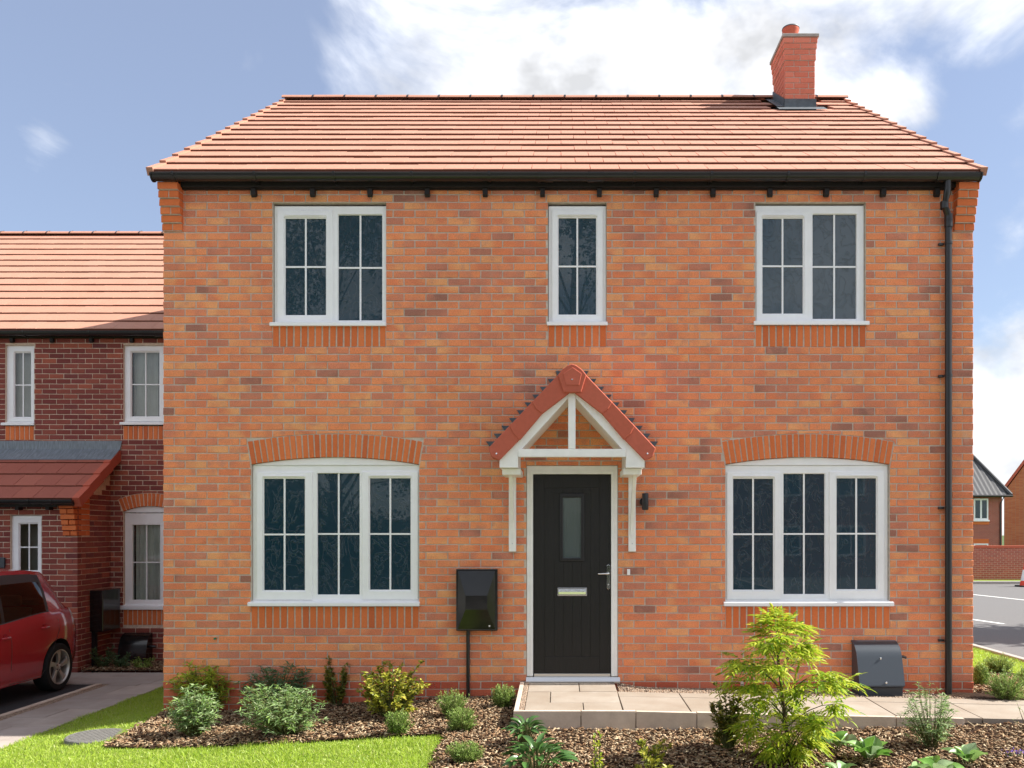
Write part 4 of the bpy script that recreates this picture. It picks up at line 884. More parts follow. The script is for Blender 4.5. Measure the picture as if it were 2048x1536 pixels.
# roof
roof = MB().prism_x([(YE+.06, ZEV-.005), (YR, ZR-.04), (YR+4.2, ZEV-.005), (YR+4.2, ZEV-.06), (YR, ZR-.10), (YE+.06, ZEV-.06)], XL+.01, XR-.01).build('roof', 'black_timber', house)
CHX0, CHX1, CHY0, CHY1 = at(1570, 0, 12.07)[0], at(1630.5, 0, 12.07)[0], 12.07, 12.74
gauge = .347
def chole(a, c, k):
    s = k*gauge; ya = YE+s*math.cos(R(RP)); return c > CHX0-.03 and a < CHX1+.03 and ya > CHY0-.20
tiled_roof(roof, XL-.055, XR+.025, YE, ZEV, RP, 15, gauge, YR, limit=300, near_x=0, hole=chole)
MB().add([(XL-.05, YR+4.25, ZEV), (XR+.05, YR+4.25, ZEV), (XR+.05, YR, ZR+.03), (XL-.05, YR, ZR+.03)], [(0, 1, 2, 3)]).build('rear_slope', 'roof_tile', roof)
ridge(roof, XL-.06, XR+.03, YR, ZR-.005, 18, r=.115)
# chimney
cc0 = .078; zb3 = ZEV+(CHY0-YE)*math.tan(R(RP))
ch = MB().box(CHX0+.008, CHX1-.008, CHY0+.008, CHY1, zb3-.1, 8.39).build('chimney', 'mortar', house, label='red brick chimney with clay pot standing just below the ridge')
zt = 8.425; nk = 15
for k in range(nk):
    z1_ = zt-k*cc0; z0_ = z1_-cc0; e = [.030, .022, .012, .012][k] if k < 4 else 0
    # front face
    x0, x1 = CHX0-e, CHX1+e; yk = CHY0-e; wd2 = x1-x0; cut = [x0, x0+wd2*(.5 if k % 2 else .30), x0+wd2*(.999 if k % 2 else .78), x1]
    cut = [cut[0], cut[1], x1] if k % 2 else cut
    if e: MB().box(x0+.008, x1-.008, yk+.008, CHY1+e, z0_, z1_-.001).build('chimney_corbel', 'mortar', ch)
    for a, c in zip(cut[:-1], cut[1:]):
        me = shared(*brick_mesh(c-a-.010, cc0-.010), 'chimney_brick'); place('brick', me, ch, ((a+c)/2, yk, (z0_+z1_)/2))
    for side, xs_ in ((-90, x0), (90, x1)):
        ys = [yk+.10]; n_ = 3
        step = (CHY1+e-ys[0])/n_; offs = [ys[0]+step*i for i in range(n_+1)] if k % 2 else [ys[0], ys[0]+step*.5, ys[0]+step*1.5, ys[0]+step*2.5, CHY1+e]
        for a, c in zip(offs[:-1], offs[1:]):
            me = shared(*brick_mesh(c-a-.010, cc0-.010, d=.05), 'chimney_brick'); place('brick', me, ch, (xs_, (a+c)/2, (z0_+z1_)/2), (0, 0, R(side)))
MB().box(CHX0-.045, CHX1+.045, CHY0-.045, CHY1+.045, 8.426, 8.47).build('chimney_cap', 'concrete', ch, bevel=.006)
pot = MB().lathe([(.095, 8.47), (.108, 8.47), (.108, 8.70), (.118, 8.715), (.118, 8.75), (.095, 8.75), (.09, 8.6)], ((CHX0+CHX1)/2-.04, 12.42, 0), 'z', 28).build('chimney_pot', 'verge_red', ch, smooth='auto')
MB().lathe([(.118, 8.748), (.124, 8.75), (.120, 8.764), (.09, 8.764), (.088, 8.74)], ((CHX0+CHX1)/2-.04, 12.42, 0), 'z', 28).build('pot_rim', 'lead', ch, smooth='auto')
fl_ = MB(); sl = math.tan(R(RP))
fl_.box(CHX0-.012, CHX1+.012, CHY0-.012, CHY0+.02, zb3-.06, zb3+.17)
fl_.add([(CHX0-.012, CHY0-.012, zb3+.17), (CHX0-.012, CHY0-.012, zb3-.1), (CHX0-.012, CHY1, zb3+.4), (CHX0-.012, CHY1, zb3+.62)], [(0, 1, 2, 3)])
fl_.add([(CHX1+.012, CHY0-.012, zb3+.17), (CHX1+.012, CHY0-.012, zb3-.1), (CHX1+.012, CHY1, zb3+.4), (CHX1+.012, CHY1, zb3+.62)], [(3, 2, 1, 0)])
up = .062; fl_.add([(CHX0-.12, CHY0-.17, zb3-.17*sl+up), (CHX1+.12, CHY0-.17, zb3-.17*sl+up), (CHX1+.12, CHY0, zb3+up), (CHX0-.12, CHY0, zb3+up)], [(0, 1, 2, 3)])
fl_.add([(CHX0-.12, CHY0-.02, zb3+up), (CHX0-.012, CHY0-.02, zb3+up), (CHX0-.012, CHY1+.1, zb3+(CHY1+.1-CHY0)*sl+up), (CHX0-.12, CHY1+.1, zb3+(CHY1+.1-CHY0)*sl+up)], [(0, 1, 2, 3)])
fl_.build('chimney_flashing', 'lead', ch)

# ================================================================== neighbouring house on the left
ND = 13.4; NP = 12.48                            # distance of its main wall and of its porch wall
nb = thing('neighbour_house', (-8.0, ND, -.52), 'dark red brick house with lean-to porch, set back behind the red car', 'house')
def nx(px, D=ND): return (px-XC)*D/FPX
def nz(py, D=ND): return ZC-(py-YH)*D/FPX
NCO = .0790; NPI = .2235; NZ0 = nz(1330, NP)-.12
xw0, xw1 = -16.0, -5.75
NU = [px_rect(10, 68, 690, 880, ND), px_rect(246, 336, 690, 879, ND)]
narc = Arc(nx(246), nx(352), nz(1023), nz(1012.5), .20)
NLW = (nx(246), nx(352), nz(1250), nz(1024))
ntop = nz(678)
nwall = MB().plate(xw0, xw1, -.8, ntop, [(a, b, nz(852), d) for a, b, c, d in NU]+[(NLW[0], NLW[1], nz(1219), nz(1012.5))], ND+.008, ND+.2).build('front_wall', 'mortar_pale', nb, weld=True)
xp = nx(155, NP)                                 # porch corner
WN = Wall(nwall, (0, ND, 0), 0, 'brick_dark', 300)
zroof0 = nz(900)
hide = lambda p, q, za, zb: q < -15.9 or (q < xp-.02 and zb < zroof0-.15)
WN.lay(xw0, xw1, NZ0, range(-3, int((ntop-NZ0)/NCO)+1), NCO, NPI, NU+[NLW], [narc], skip=hide)
WN.build(near=(-7.2, 2.6))
for (a, b, c, d), n in zip(NU, (6, 9)): soldiers(nwall, a, b, c, nz(852), ND, n, 'brick_orange')
soldiers(nwall, NLW[0], NLW[1], NLW[2], nz(1220), ND, 11, 'brick_orange')
narc.build(nwall, ND, 15, 'brick_orange', 'mortar_pale')
def q4(a, b, c, d): return px_rect(a, b, c, d, ND)
window(nb, q4(10, 68, 690, 846), [(q4(26.5, 58.5, 705, 833), q4(17, 66, 698, 842))], q4(4, 70, 845, 851), ND, 'clear_glass', label='narrow upper window, leftmost')
window(nb, q4(246, 336, 690, 846), [(q4(261, 316, 704, 832), q4(252, 330, 697, 842))], q4(241, 340, 844, 850), ND, 'clear_glass', label='upper window beside the nearer house corner')
window(nb, q4(247, 351, 1026, 1214), [(q4(262, 317, 1050, 1200), None), (q4(330, 345, 1050, 1200), None)], q4(241, 356, 1211, 1219), ND, 'clear_glass', vent=False, arch=(narc, nz(1025)), label='lower window with curtain under brick arch')
# rooms behind those windows: dark back wall, pale curtains
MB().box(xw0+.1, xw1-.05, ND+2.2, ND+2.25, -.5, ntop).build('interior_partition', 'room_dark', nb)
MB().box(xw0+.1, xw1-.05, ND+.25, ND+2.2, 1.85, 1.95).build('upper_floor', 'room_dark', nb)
def drape(parent, x0, x1, z0, z1, y, amp=.025, n=None, w=.11):
    n = n or max(6, int((x1-x0)/w)*6); vs = []
    for i in range(n+1):
        x = x0+(x1-x0)*i/n; yy = y+amp*math.sin(2*math.pi*(x-x0)/w)+.008*math.sin(23*x); vs += [(x, yy, z0), (x, yy, z1)]
    return MB().add(vs, [(2*i, 2*i+2, 2*i+3, 2*i+1) for i in range(n)]).build('curtain', 'curtain', parent, smooth=True)
drape(nb, nx(262), nx(312), nz(1235), nz(1000), ND+.16); drape(nb, nx(258), nx(308), nz(850), nz(690), ND+.16, .012, w=.2); drape(nb, nx(10), nx(50), nz(850), nz(690), ND+.16, .012, w=.2)
# sides and back
for xa in (xw1-.25,): MB().prism_x([(ND+.205, -.8), (ND+8, -.8), (ND+8, ntop+.1), (ND+4.0, ntop+2.6), (ND+.205, ntop+.1)], xa, xa+.25).build('gable_wall', 'brickwork_red', nb)
# main roof
nye = 13.22; nze = nz(662, nye)
nroof = MB().prism_x([(nye+.06, nze-.005), (nye+4.25, nze+4.19*math.tan(R(34.3))-.03), (nye+8.4, nze), (nye+8.4, nze-.06), (nye+4.25, nze+4.19*math.tan(R(34.3))-.1), (nye+.06, nze-.06)], xw0, xw1-.02).build('roof', 'black_timber', nb)
tiled_roof(nroof, -15.98, xw1+.05, nye, nze, 34.3, 15, .347, 0, limit=300, near_x=-8, caps=False)
ridge(nroof, -15.98, xw1+.05, nye+4.28, nze+4.28*math.tan(R(34.3))-.01, 22, r=.115)
nfas = MB().box(xw0, xw1-.05, 13.33, 13.36, nz(676), nze-.02).build('fascia', 'black_timber', nb)
for px_ in (22, 102, 181, 262):
    x = nx(px_, 13.34); MB().prism_x([(13.34, nz(677)), (13.34, nz(684)), (13.36, nz(687)), (13.4, nz(684)), (13.4, nz(677))], x-.024, x+.024).build('rafter_foot', 'black_timber', nfas)
gutter(nb, xw0, xw1, 13.26, nze-.004, .06, [nx(p, 13.2) for p in (45, 177)], unions=[nx(318, 13.2)])
# porch: front wall, return wall, corbel, lean-to roof
pz1 = nz(1008, NP)
pw = px_rect(20, 83, 1030, 1190, NP)
pwall = MB().plate(-10.2, xp-.004, -.8, pz1+.02, [pw], NP+.008, NP+.2).build('porch_wall', 'mortar_pale', nb, weld=True)
WP = Wall(pwall, (0, NP, 0), 0, 'brick_dark', 300)
WP.lay(-10.2, xp, NZ0, range(-3, int((pz1-NZ0)/NCO)+1), NCO, NPI, [(pw[0], pw[1], nz(1190, NP), pw[3])], skip=None)
WP.build(near=(-7.4, .6))
window(nb, px_rect(20, 83, 1031, 1162, NP), [(px_rect(36.5, 72, 1048, 1141, NP), px_rect(25, 80, 1037, 1158, NP))], px_rect(14, 88, 1160, 1167, NP), NP, 'clear_glass', label='narrow porch window behind the car')
soldiers(pwall, pw[0], pw[1], nz(1190, NP), nz(1168, NP), NP, 5, 'brick_orange')
MB().box(-8.9, -7.7, NP+.5, NP+.52, -.4, 1.6).build('porch_blind', 'curtain', nb)
slp = math.tan(R(27))
ret = MB().prism_x([(NP+.01, -.8), (ND+.0, -.8), (ND+.0, pz1+.02+.9*slp), (NP+.01, pz1-.02)], xp-.20, xp-.008).build('porch_return_wall', 'mortar_pale', nb)
WR = Wall(ret, (xp, 0, 0), 90, 'brick_dark', 200)
corb = (NP, NP+.34, nz(1072, NP), 9)
WR.lay(NP, ND, NZ0, range(-3, int((pz1+.5-NZ0)/NCO)+1), NCO, NPI, [(NP-.01, NP+.335, nz(1072, NP), 9)], phase=1, skip=lambda p, q, a, b: b > pz1-.02+(p-NP)*slp)
WR.build(near=(13, .8))
z = nz(1072, NP); k = 0
while z+NCO < pz1+.12:
    yk = NP-.02-.02*k
    cut = [(xp-.205, xp)] if k % 2 else [(xp-.205, xp-.105), (xp-.095, xp)]
    for a, c in cut:
        place('corbel_brick', shared(*brick_mesh(c-a-.002, NCO-.011, d=NP+.02-yk), 'brick_orange', 'corbel_brick'), pwall, ((a+c)/2, yk, z+NCO/2))
    off = [NP+.02, NP+.12, NP+.33] if k % 2 else [NP+.02, NP+.225, NP+.33]
    for a, c in zip(off[:-1], off[1:]): place('corbel_brick', shared(*brick_mesh(c-a-.010, NCO-.011), 'brick_orange', 'corbel_brick'), ret, (xp+.001, (a+c)/2, z+NCO/2), (0, 0, R(90)))
    z += NCO; k += 1
# lean-to: from the wall flashing down to the gutter
ly0, lz0 = 12.26, nz(1000, 12.26); ly1, lz1 = 13.38, nz(906, 13.38); lp_ = math.degrees(math.atan2(lz1-lz0, ly1-ly0)); lL = math.hypot(lz1-lz0, ly1-ly0)
xe = nx(232, 13.38)
lr = MB().prism_x([(ly0+.05, lz0-.01), (ly1, lz1-.01), (ly1, lz1-.08), (ly0+.05, lz0-.08)], -10.5, xe-.02).build('porch_roof', 'black_timber', nb)
tiled_roof(lr, -10.2, xe, ly0, lz0, lp_, 4, lL/4, 0, tw=.30, limit=120, near_x=-7, mat='porch_tile', caps=False)
cbm = MB().box(-.03, .07, -.02, lL/4+.02, -.13, .012).mesh('verge_tile'); cbm.materials.append(MATS['verge_red'])
for k in range(4):
    s = k*lL/4; o = place('verge_tile', cbm, lr, (xe, ly0+s*math.cos(R(lp_))-.03*math.sin(R(lp_)), lz0+s*math.sin(R(lp_))+.03), (R(lp_-3), 0, 0))
MB().add([(-10.5, 13.12, lz1-.26*math.tan(R(lp_))+.055), (xe+.06, 13.12, lz1-.26*math.tan(R(lp_))+.055), (xe+.06, 13.385, lz1+.06), (-10.5, 13.385, lz1+.06), (-10.5, 13.385, nz(882)), (xe+.09, 13.385, nz(882))], [(0, 1, 2, 3), (3, 2, 5, 4)]).build('lead_flashing', 'lead_pale', lr)
gutter(nb, -10.3, nx(146, 12.25), 12.25, lz0-.004, .055, [nx(p, 12.25) for p in (60, 105)])
MB().box(-10.3, nx(118, 12.4), 12.34, 12.36, nz(1014, 12.35), lz0-.03).build('fascia', 'black_timber', nb)
for px_ in (33, 94):
    x = nx(px_, 12.36); MB().box(x-.024, x+.024, 12.36, 12.47, nz(1020, 12.4), nz(1012, 12.4)).build('rafter_foot', 'black_timber', nb)
c = at(4, 1125, NP); MB().box(c[0]-.10, c[0]+.05, NP-.03, NP-.001, c[1]-.075, c[1]+.075).build('name_plate', 'slate_box', nb, bevel=.003)
# meter box on the return wall and gas box under the window
ya, yb_ = 12.80, 13.30; z1_ = ZC-(1180-YH)*12.9/FPX; z0_ = ZC-(1262-YH)*12.9/FPX
mbx = MB().box(xp-.0, xp+.20, ya, yb_, z0_, z1_).build('meter_box', 'black_gloss', nb, bevel=.01)
MB().box(xp+.0, xp+.06, ya+.05, ya+.11, -.6, z0_).build('conduit', 'black_plastic', mbx)
gx0, gx1 = nx(236, 13.2), nx(293, 13.2); gz = nz(1266, 13.35)
gp = [(0, 0), (-.04, -.008), (-.09, -.03), (-.13, -.065), (-.16, -.11), (-.18, -.16), (-.25, -.42), (-.22, -.45), (-.21, -.56), (0, -.56)]
ng = MB().prism_x([(ND+a, gz+z) for a, z in gp], gx0, gx1).build('gas_meter_box', 'black_gloss', nb, smooth='auto', bevel=.004)
MB().tube([(gx1, ND-.09, gz-.2), (gx1+.09, ND-.09, gz-.205)], .02, 8).build('valve_pipe', 'black_plastic', ng)
nbed = sheet('neighbour_bed', xp+.02, -4.4, 12.47, 13.42, .1, lambda x, y: 0*x-.50, 'soil')

# ================================================================== parked car (hatchback, reversed in, nose to the street)
car = thing('parked_car', (-7.25, 9.85, float(zl(9.8))), 'dark red hatchback car parked on the driveway, rear wheel and hatch in view', 'car')
GZ = float(zl(10))-.012; CYR = 11.66; CX = -7.25
def lerp_tab(tab, s):
    for (a, va), (b_, vb) in zip(tab[:-1], tab[1:]):
        if s <= b_: t = (s-a)/(b_-a); t = max(0, t); t = t*t*(3-2*t)*.4+t*.6; return va+(vb-va)*t
    return tab[-1][1]
ROOF = [(0, .66), (.02, .80), (.05, .92), (.12, 1.02), (.18, 1.08), (.50, 1.50), (.62, 1.55), (1.0, 1.585), (1.6, 1.595), (2.1, 1.53), (2.35, 1.42), (2.95, 1.03), (3.3, .95), (3.7, .80), (3.86, .66), (3.92, .52)]
BELT = [(0, .62), (.02, .76), (.06, .86), (.14, .95), (.22, 1.02), (.5, 1.03), (.9, 1.02), (1.8, .95), (2.6, .91), (3.0, .90), (3.4, .84), (3.7, .74), (3.86, .62), (3.92, .50)]
WID = [(0, .60), (.03, .69), (.10, .755), (.25, .80), (.5, .83), (.9, .845), (3.0, .845), (3.4, .81), (3.7, .72), (3.92, .50)]
LOW = [(0, .42), (.04, .34), (.15, .26), (.5, .20), (3.4, .20), (3.8, .24), (3.92, .32)]
RFW = [(0, .40), (.2, .50), (.5, .54), (.9, .575), (1.8, .60), (2.4, .60), (2.95, .66), (3.92, .40)]
st = sorted({*np.round(np.linspace(0, 3.92, 74), 3), .02, .05, .74, .80, 1.58, 1.62, 2.02, 2.1, 2.62})
rows = []; NR = 0
sec = []
for s in st:
    w = lerp_tab(WID, s); zl_ = lerp_tab(LOW, s); zb = lerp_tab(BELT, s); zr = max(lerp_tab(ROOF, s), zb+.012); rw = min(lerp_tab(RFW, s), w*.8)
    gh_ = zr-zb; mid = zl_+(zb-zl_)
    P = [(0, zl_), (w*.80, zl_), (w*.955, zl_+.03), (w*.985, zl_+.12*(zb-zl_)/.7), (w*.985+.006, zl_+.36*(zb-zl_)), (w, zl_+.55*(zb-zl_)), (w*.998, zl_+.72*(zb-zl_)), (w*.985, zl_+.82*(zb-zl_)), (w*.955, zl_+.93*(zb-zl_)), (w*.925, zb)]
    x9 = w*.925-.012; ze = zr-min(.075, gh_*.4); xe_ = min(rw+.05, x9)
    for t in (.02, .2, .4, .6, .8, 1.0):
        bul = .018*math.sin(math.pi*t); P.append((x9+(xe_-x9)*t+bul, zb+(ze-zb)*t))
    P += [(xe_-.035, ze+(zr-ze)*.62), (rw*.75, zr-(zr-ze)*.20), (rw*.4, zr-(zr-ze)*.05), (0, zr)]
    sec.append(P)
np_ = len(sec[0]); bm = bmesh.new(); VV = {}
for i, s in enumerate(st):
    for sd_ in (1, -1):
        for j, (x, z) in enumerate(sec[i]):
            if sd_ < 0 and j in (0, np_-1): VV[i, sd_, j] = VV[i, 1, j]; continue
            lean = 0
            VV[i, sd_, j] = bm.verts.new((CX+sd_*x, CYR-s+lean, GZ+z))
def face(vs, mi):
    f = bm.faces.new(vs); f.material_index = mi; f.smooth = True
for i in range(len(st)-1):
    s = (st[i]+st[i+1])/2
    for j in range(np_-1):
        mi = 0
        if 10 <= j <= 13 and (.78 < s < 1.60 or 1.66 < s < 2.55): mi = 1
        elif 9 <= j <= 14 and .74 < s < 2.60: mi = 2
        elif j >= 15 and (.16 < s < .48 or 2.35 < s < 2.95): mi = 1
        elif 7 <= j <= 9 and .03 < s < .17: mi = 3
        elif j >= 4 and j <= 6 and .09 < s < .30 and False: mi = 3
        elif j in (6, 7, 8) and .14 < s < .26: mi = 4
        elif j <= 1: mi = 2
        for sd_ in (1, -1):
            a, b_, c, d = VV[i, sd_, j], VV[i+1, sd_, j], VV[i+1, sd_, j+1], VV[i, sd_, j+1]
            q = [a, b_, c, d] if sd_ < 0 else [a, d, c, b_]
            q2 = []
            for v in q:
                if v not in q2: q2.append(v)
            if len(q2) > 2: face(q2, mi)
for i in (0, len(st)-1):
    loop = [VV[i, 1, j] for j in range(np_)]+[VV[i, -1, j] for j in range(np_-2, 0, -1)]
    face(loop if i else loop[::-1], 0)
bmesh.ops.recalc_face_normals(bm, faces=bm.faces)
me = bpy.data.meshes.new('car_shell'); bm.to_mesh(me); bm.free()
for m in ('car_red', 'car_glass', 'car_trim', 'lamp_red', 'lamp_clear'): me.materials.append(MATS[m])
shell = bpy.data.objects.new('car_shell', me); col.objects.link(shell)
WY = (11.03, 8.52)
cut = MB()
for wy in WY:
    for sg in (-1, 1): cut.lathe([(0, 0), (.355, 0), (.355, .45), (0, .45)], (CX+sg*.62-(.225 if sg > 0 else .225)+.0, wy, GZ+.315), 'x', 40)
cme = cut.mesh('cut', (0, 0, 0), False); bmc = bmesh.new(); bmc.from_mesh(cme); bmesh.ops.remove_doubles(bmc, verts=bmc.verts, dist=1e-5); bmesh.ops.recalc_face_normals(bmc, faces=bmc.faces); bmc.to_mesh(cme); bmc.free(); cme.materials.append(MATS['car_trim'])
cuto = bpy.data.objects.new('cut', cme); col.objects.link(cuto)
bo = shell.modifiers.new('b', 'BOOLEAN'); bo.object = cuto; bo.operation = 'DIFFERENCE'; bo.solver = 'EXACT'
try: bo.material_mode = 'TRANSFER'
except Exception: pass
dg = bpy.context.evaluated_depsgraph_get(); dg.update(); ev = shell.evaluated_get(dg); res = bpy.data.meshes.new_from_object(ev)
bpy.data.objects.remove(shell); bpy.data.objects.remove(cuto)
def split(res, keep, name, mats, parent, side=0):
    bm = bmesh.new(); bm.from_mesh(res)
    names = [m.name for m in res.materials]
    bmesh.ops.delete(bm, geom=[f for f in bm.faces if names[f.material_index] not in keep or (f.calc_center_median().x-CX)*side < 0], context='FACES')
    bmesh.ops.translate(bm, verts=bm.verts, vec=-org(parent)); me = bpy.data.meshes.new(name); bm.to_mesh(me); bm.free()
    for m in res.materials: me.materials.append(m)
    me.polygons.foreach_set('use_smooth', [True]*len(me.polygons)); me.set_sharp_from_angle(angle=R(42))
    return link(bpy.data.objects.new(name, me), parent)
body = split(res, ('car_red',), 'car_body', None, car); split(res, ('car_trim',), 'window_trim', None, body); split(res, ('car_glass',), 'window_glass', None, body)
for sg in (1, -1):
    for k_, n_ in (('lamp_red', 'tail_light'), ('lamp_clear', 'lamp_lens')): split(res, (k_,), n_, None, body, sg)
def side_x(s, zrel):                             # body side half-width at a station and height
    P = sec[min(range(len(st)), key=lambda i: abs(st[i]-s))]
    for (xa, za), (xb, zb) in zip(P[1:], P[2:]):
        if za <= zrel <= zb: return xa+(xb-xa)*(zrel-za)/(zb-za+1e-9)
    return P[5][0]
def seam(pts, name='shut_line'):
    MB().tube([(CX+side_x(s, z)+.0005, CYR-s, GZ+z) for s, z in pts], .0035, 6).build(name, 'car_trim', body, smooth=True)
seam([(1.60, .28), (1.60, .45), (1.60, .6), (1.60, .75), (1.60, .90)]); seam([(1.60, .25), (1.2, .245), (.98, .25), (.90, .34), (.80, .50), (.70, .66), (.63, .78), (.62, .92)])
for s, z in ((.95, .84), (1.70, .80)):
    xs_ = CX+side_x(s, z); o = MB().lathe([(0, 0), (.045, 0), (.05, .003)], (xs_-.004, CYR-s, GZ+z), 'x', 16).build('door_handle', 'car_red', body, smooth='auto')
    MB().tube([(xs_+.004, CYR-s+.07, GZ+z+.005), (xs_+.026, CYR-s+.05, GZ+z+.006), (xs_+.028, CYR-s-.05, GZ+z+.002), (xs_+.004, CYR-s-.075, GZ+z)], .013, 10).build('handle_grip', 'car_red', o, smooth='auto')
# wheels
def wheel(wy, sg):
    cx = CX+sg*.745; c = (0, 0, 0)
    f = lambda prof: [(r, h*sg) for r, h in prof]
    ty = MB().lathe(f([(.205, -.09), (.235, -.098), (.285, -.095), (.302, -.075), (.306, -.04), (.306, .04), (.302, .075), (.285, .096), (.235, .099), (.218, .092), (.21, .06), (.205, -.09)]), (cx, wy, GZ+.306), 'x', 48, flip=sg < 0)
    w = ty.build('wheel', 'rubber', car, smooth='auto')
    rim = MB().lathe(f([(.219, .090), (.222, .098), (.210, .099), (.202, .085), (.196, .02), (.19, -.06)]), (cx, wy, GZ+.306), 'x', 48, flip=sg < 0); rim.build('rim', 'alloy', w, smooth='auto')
    MB().lathe(f([(0, -.03), (.20, -.03)]), (cx, wy, GZ+.306), 'x', 32, flip=sg < 0).build('brake_disc', 'car_trim', w)
    b = MB()
    for k in range(5):
        a0 = 2*math.pi*k/5+.3; pts = []
        pr = [(.03, -.55, .075), (.10, -.26, .085), (.16, -.16, .088), (.206, -.17, .086), (.206, .30, .086), (.165, .20, .088), (.10, .24, .085), (.03, .55, .075)]
        tw = lambda r_: .9*(.206-r_)
        fr = [(cx+sg*h, wy+math.cos(a0+da-tw(r_))*r_, GZ+.306+math.sin(a0+da-tw(r_))*r_) for r_, da, h in pr]; bk = [(p[0]-sg*.03, p[1], p[2]) for p in fr]; n = len(fr)
        idx = [(0, 1, 6, 7), (1, 2, 5, 6), (2, 3, 4, 5)]
        b.add(fr+bk, ([i if sg > 0 else i[::-1] for i in idx])+[((i+1) % n, i, i+n, (i+1) % n+n) if sg > 0 else (i, (i+1) % n, (i+1) % n+n, i+n) for i in range(n)])
    b.build('spokes', 'alloy', w, bevel=.004)
    MB().lathe(f([(0, .088), (.022, .088), (.03, .082), (.05, .078), (.06, .05)]), (cx, wy, GZ+.306), 'x', 20, flip=sg < 0).build('hub', 'alloy', w, smooth='auto')
    nutz = MB()
    for k in range(5):
        a = 2*math.pi*k/5; nutz.lathe(f([(0, .088), (.008, .088), (.009, .07)]), (cx, wy+.045*math.cos(a), GZ+.306+.045*math.sin(a)), 'x', 8, flip=sg < 0)
    nutz.build('wheel_nuts', 'car_trim', w)
for wy in WY:
    for sg in (1, -1): wheel(wy, sg)
# inside: seats, parcel shelf, head rests
for sx in (-.36, .36):
    MB().prism_x([(CYR-1.45, GZ+.5), (CYR-1.1, GZ+.5), (CYR-.82, GZ+1.08), (CYR-.92, GZ+1.10), (CYR-1.15, GZ+.72), (CYR-1.45, GZ+.66)], CX+sx-.27, CX+sx+.27).build('seat', 'seat_cloth', car, bevel=.03)
    MB().box(CX+sx-.13, CX+sx+.13, CYR-.92, CYR-.82, GZ+1.10, GZ+1.24).build('head_rest', 'seat_cloth', car, bevel=.03)
    MB().prism_x([(CYR-2.45, GZ+.5), (CYR-2.1, GZ+.5), (CYR-1.82, GZ+1.1), (CYR-1.92, GZ+1.12), (CYR-2.15, GZ+.72), (CYR-2.45, GZ+.66)], CX+sx-.25, CX+sx+.25).build('seat', 'seat_cloth', car, bevel=.03)
    MB().box(CX+sx-.13, CX+sx+.13, CYR-1.92, CYR-1.82, GZ+1.12, GZ+1.28).build('head_rest', 'seat_cloth', car, bevel=.03)
MB().box(CX-.7, CX+.7, CYR-.78, CYR-.3, GZ+.92, GZ+.94).build('parcel_shelf', 'car_trim', car)
MB().box(CX-.55, CX+.55, CYR-3.4, CYR-.3, GZ+.20, GZ+.5).build('floor_pan', 'car_trim', car)

# ================================================================== far side of the road, on the right
gw = thing('garden_wall', (24, 34.4, -.5), 'long red brick garden wall with coping across the road', 'wall')
MB().box(6, 46, 34.35, 34.6, -.6, .83).build('wall_face', 'brickwork_red', gw); MB().box(6, 46, 34.32, 34.63, .832, .92).build('coping', 'verge_red', gw)
FD = 60.0
fh = thing('far_house', (27, FD, -.9), 'red brick house with dark grey tiled roof beyond the garden wall', 'house')
def px3(px, py, D): return at(px, py, D)
ex, ez = px3(2004, 990, FD)
x0f = ex-9.5
MB().box(x0f, ex, FD, FD+8, -1.0, ez).build('wall', 'brickwork_red', fh)
# pantiled roof, hipped towards the right
rw_, rd = 66, 40
ax, az = px3(1925, 893, FD+3.6); V = []; F = []
nu, nv = 96, 22
for j in range(nv+1):
    t = j/nv
    for i in range(nu+1):
        u = i/nu; xa = x0f-.4; xb = (ex+.45)+(ax-ex-.45)*t; x = xa+(xb-xa)*u
        V.append((x, FD-.35+3.9*t, ez-.05+(az-ez)*t+.05*math.sin(x*2*math.pi/.33)+(.06 if False else .0)))
for j in range(nv):
    for i in range(nu): a = j*(nu+1)+i; F.append((a, a+1, a+nu+2, a+nu+1))
rf = np_mesh('roof', V, F, 'pantile', fh, smooth=True)
MB().add([(ex+.45, FD-.35, ez-.05), (ex+.45, FD+8, ez-.05), (ax, FD+3.55, az)], [(0, 1, 2)]).build('hip_slope', 'pantile', fh)
MB().tube([(ex+.45, FD-.4, ez-.0), (ax, FD+3.55, az+.05)], .12, 6).build('hip_tiles', 'pantile', rf)
MB().tube([(x0f, FD-.45, ez-.08), (ex+.5, FD-.45, ez-.08)], .09, 6).build('gutter', 'black_plastic', fh)
dxx = px3(2000, 0, FD)[0]; MB().tube([(dxx+.1, FD-.4, ez-.1), (dxx, FD-.06, ez-.6), (dxx, FD-.06, -.9)], .05, 8).build('downpipe', 'black_plastic', fh)
fw = px_rect(1947, 1976, 997, 1040, FD)
window(fh, fw, [((fw[0]+.10, (fw[0]+fw[1])/2-.06, fw[2]+.12, fw[3]-.12), None), ((fw[0]+fw[1])/2+.06 and ((fw[0]+fw[1])/2+.06, fw[1]-.10, fw[2]+.12, fw[3]-.12), None)], (fw[0]-.05, fw[1]+.05, fw[2]-.1, fw[2]), FD-.10, 'film_glass', bars=False, vent=False)
c = px_rect(1946, 1978, 1041, 1049, FD); MB().box(c[0], c[1], FD-.03, FD, c[2], c[3]).build('sill_course', 'brick_orange', fh)
c = px_rect(1946, 1977, 1078, 1087, FD); MB().box(c[0], c[1], FD-.03, FD, c[2], c[3]).build('lintel_course', 'brick_orange', fh)
c = px_rect(1947, 1976, 1087, 1125, FD); window(fh, c, [((c[0]+.1, c[1]-.1, c[2]+.1, c[3]-.1), None)], None, FD-.10, 'film_glass', bars=False, vent=False)
GD = 75.0; gx_, gz_ = px3(2008, 985, GD); hz_ = px3(0, 800, GD)[1]
f2 = thing('gable_house', (gx_+4, GD, -.9), 'orange brick house end with steep verge at the right edge', 'house')
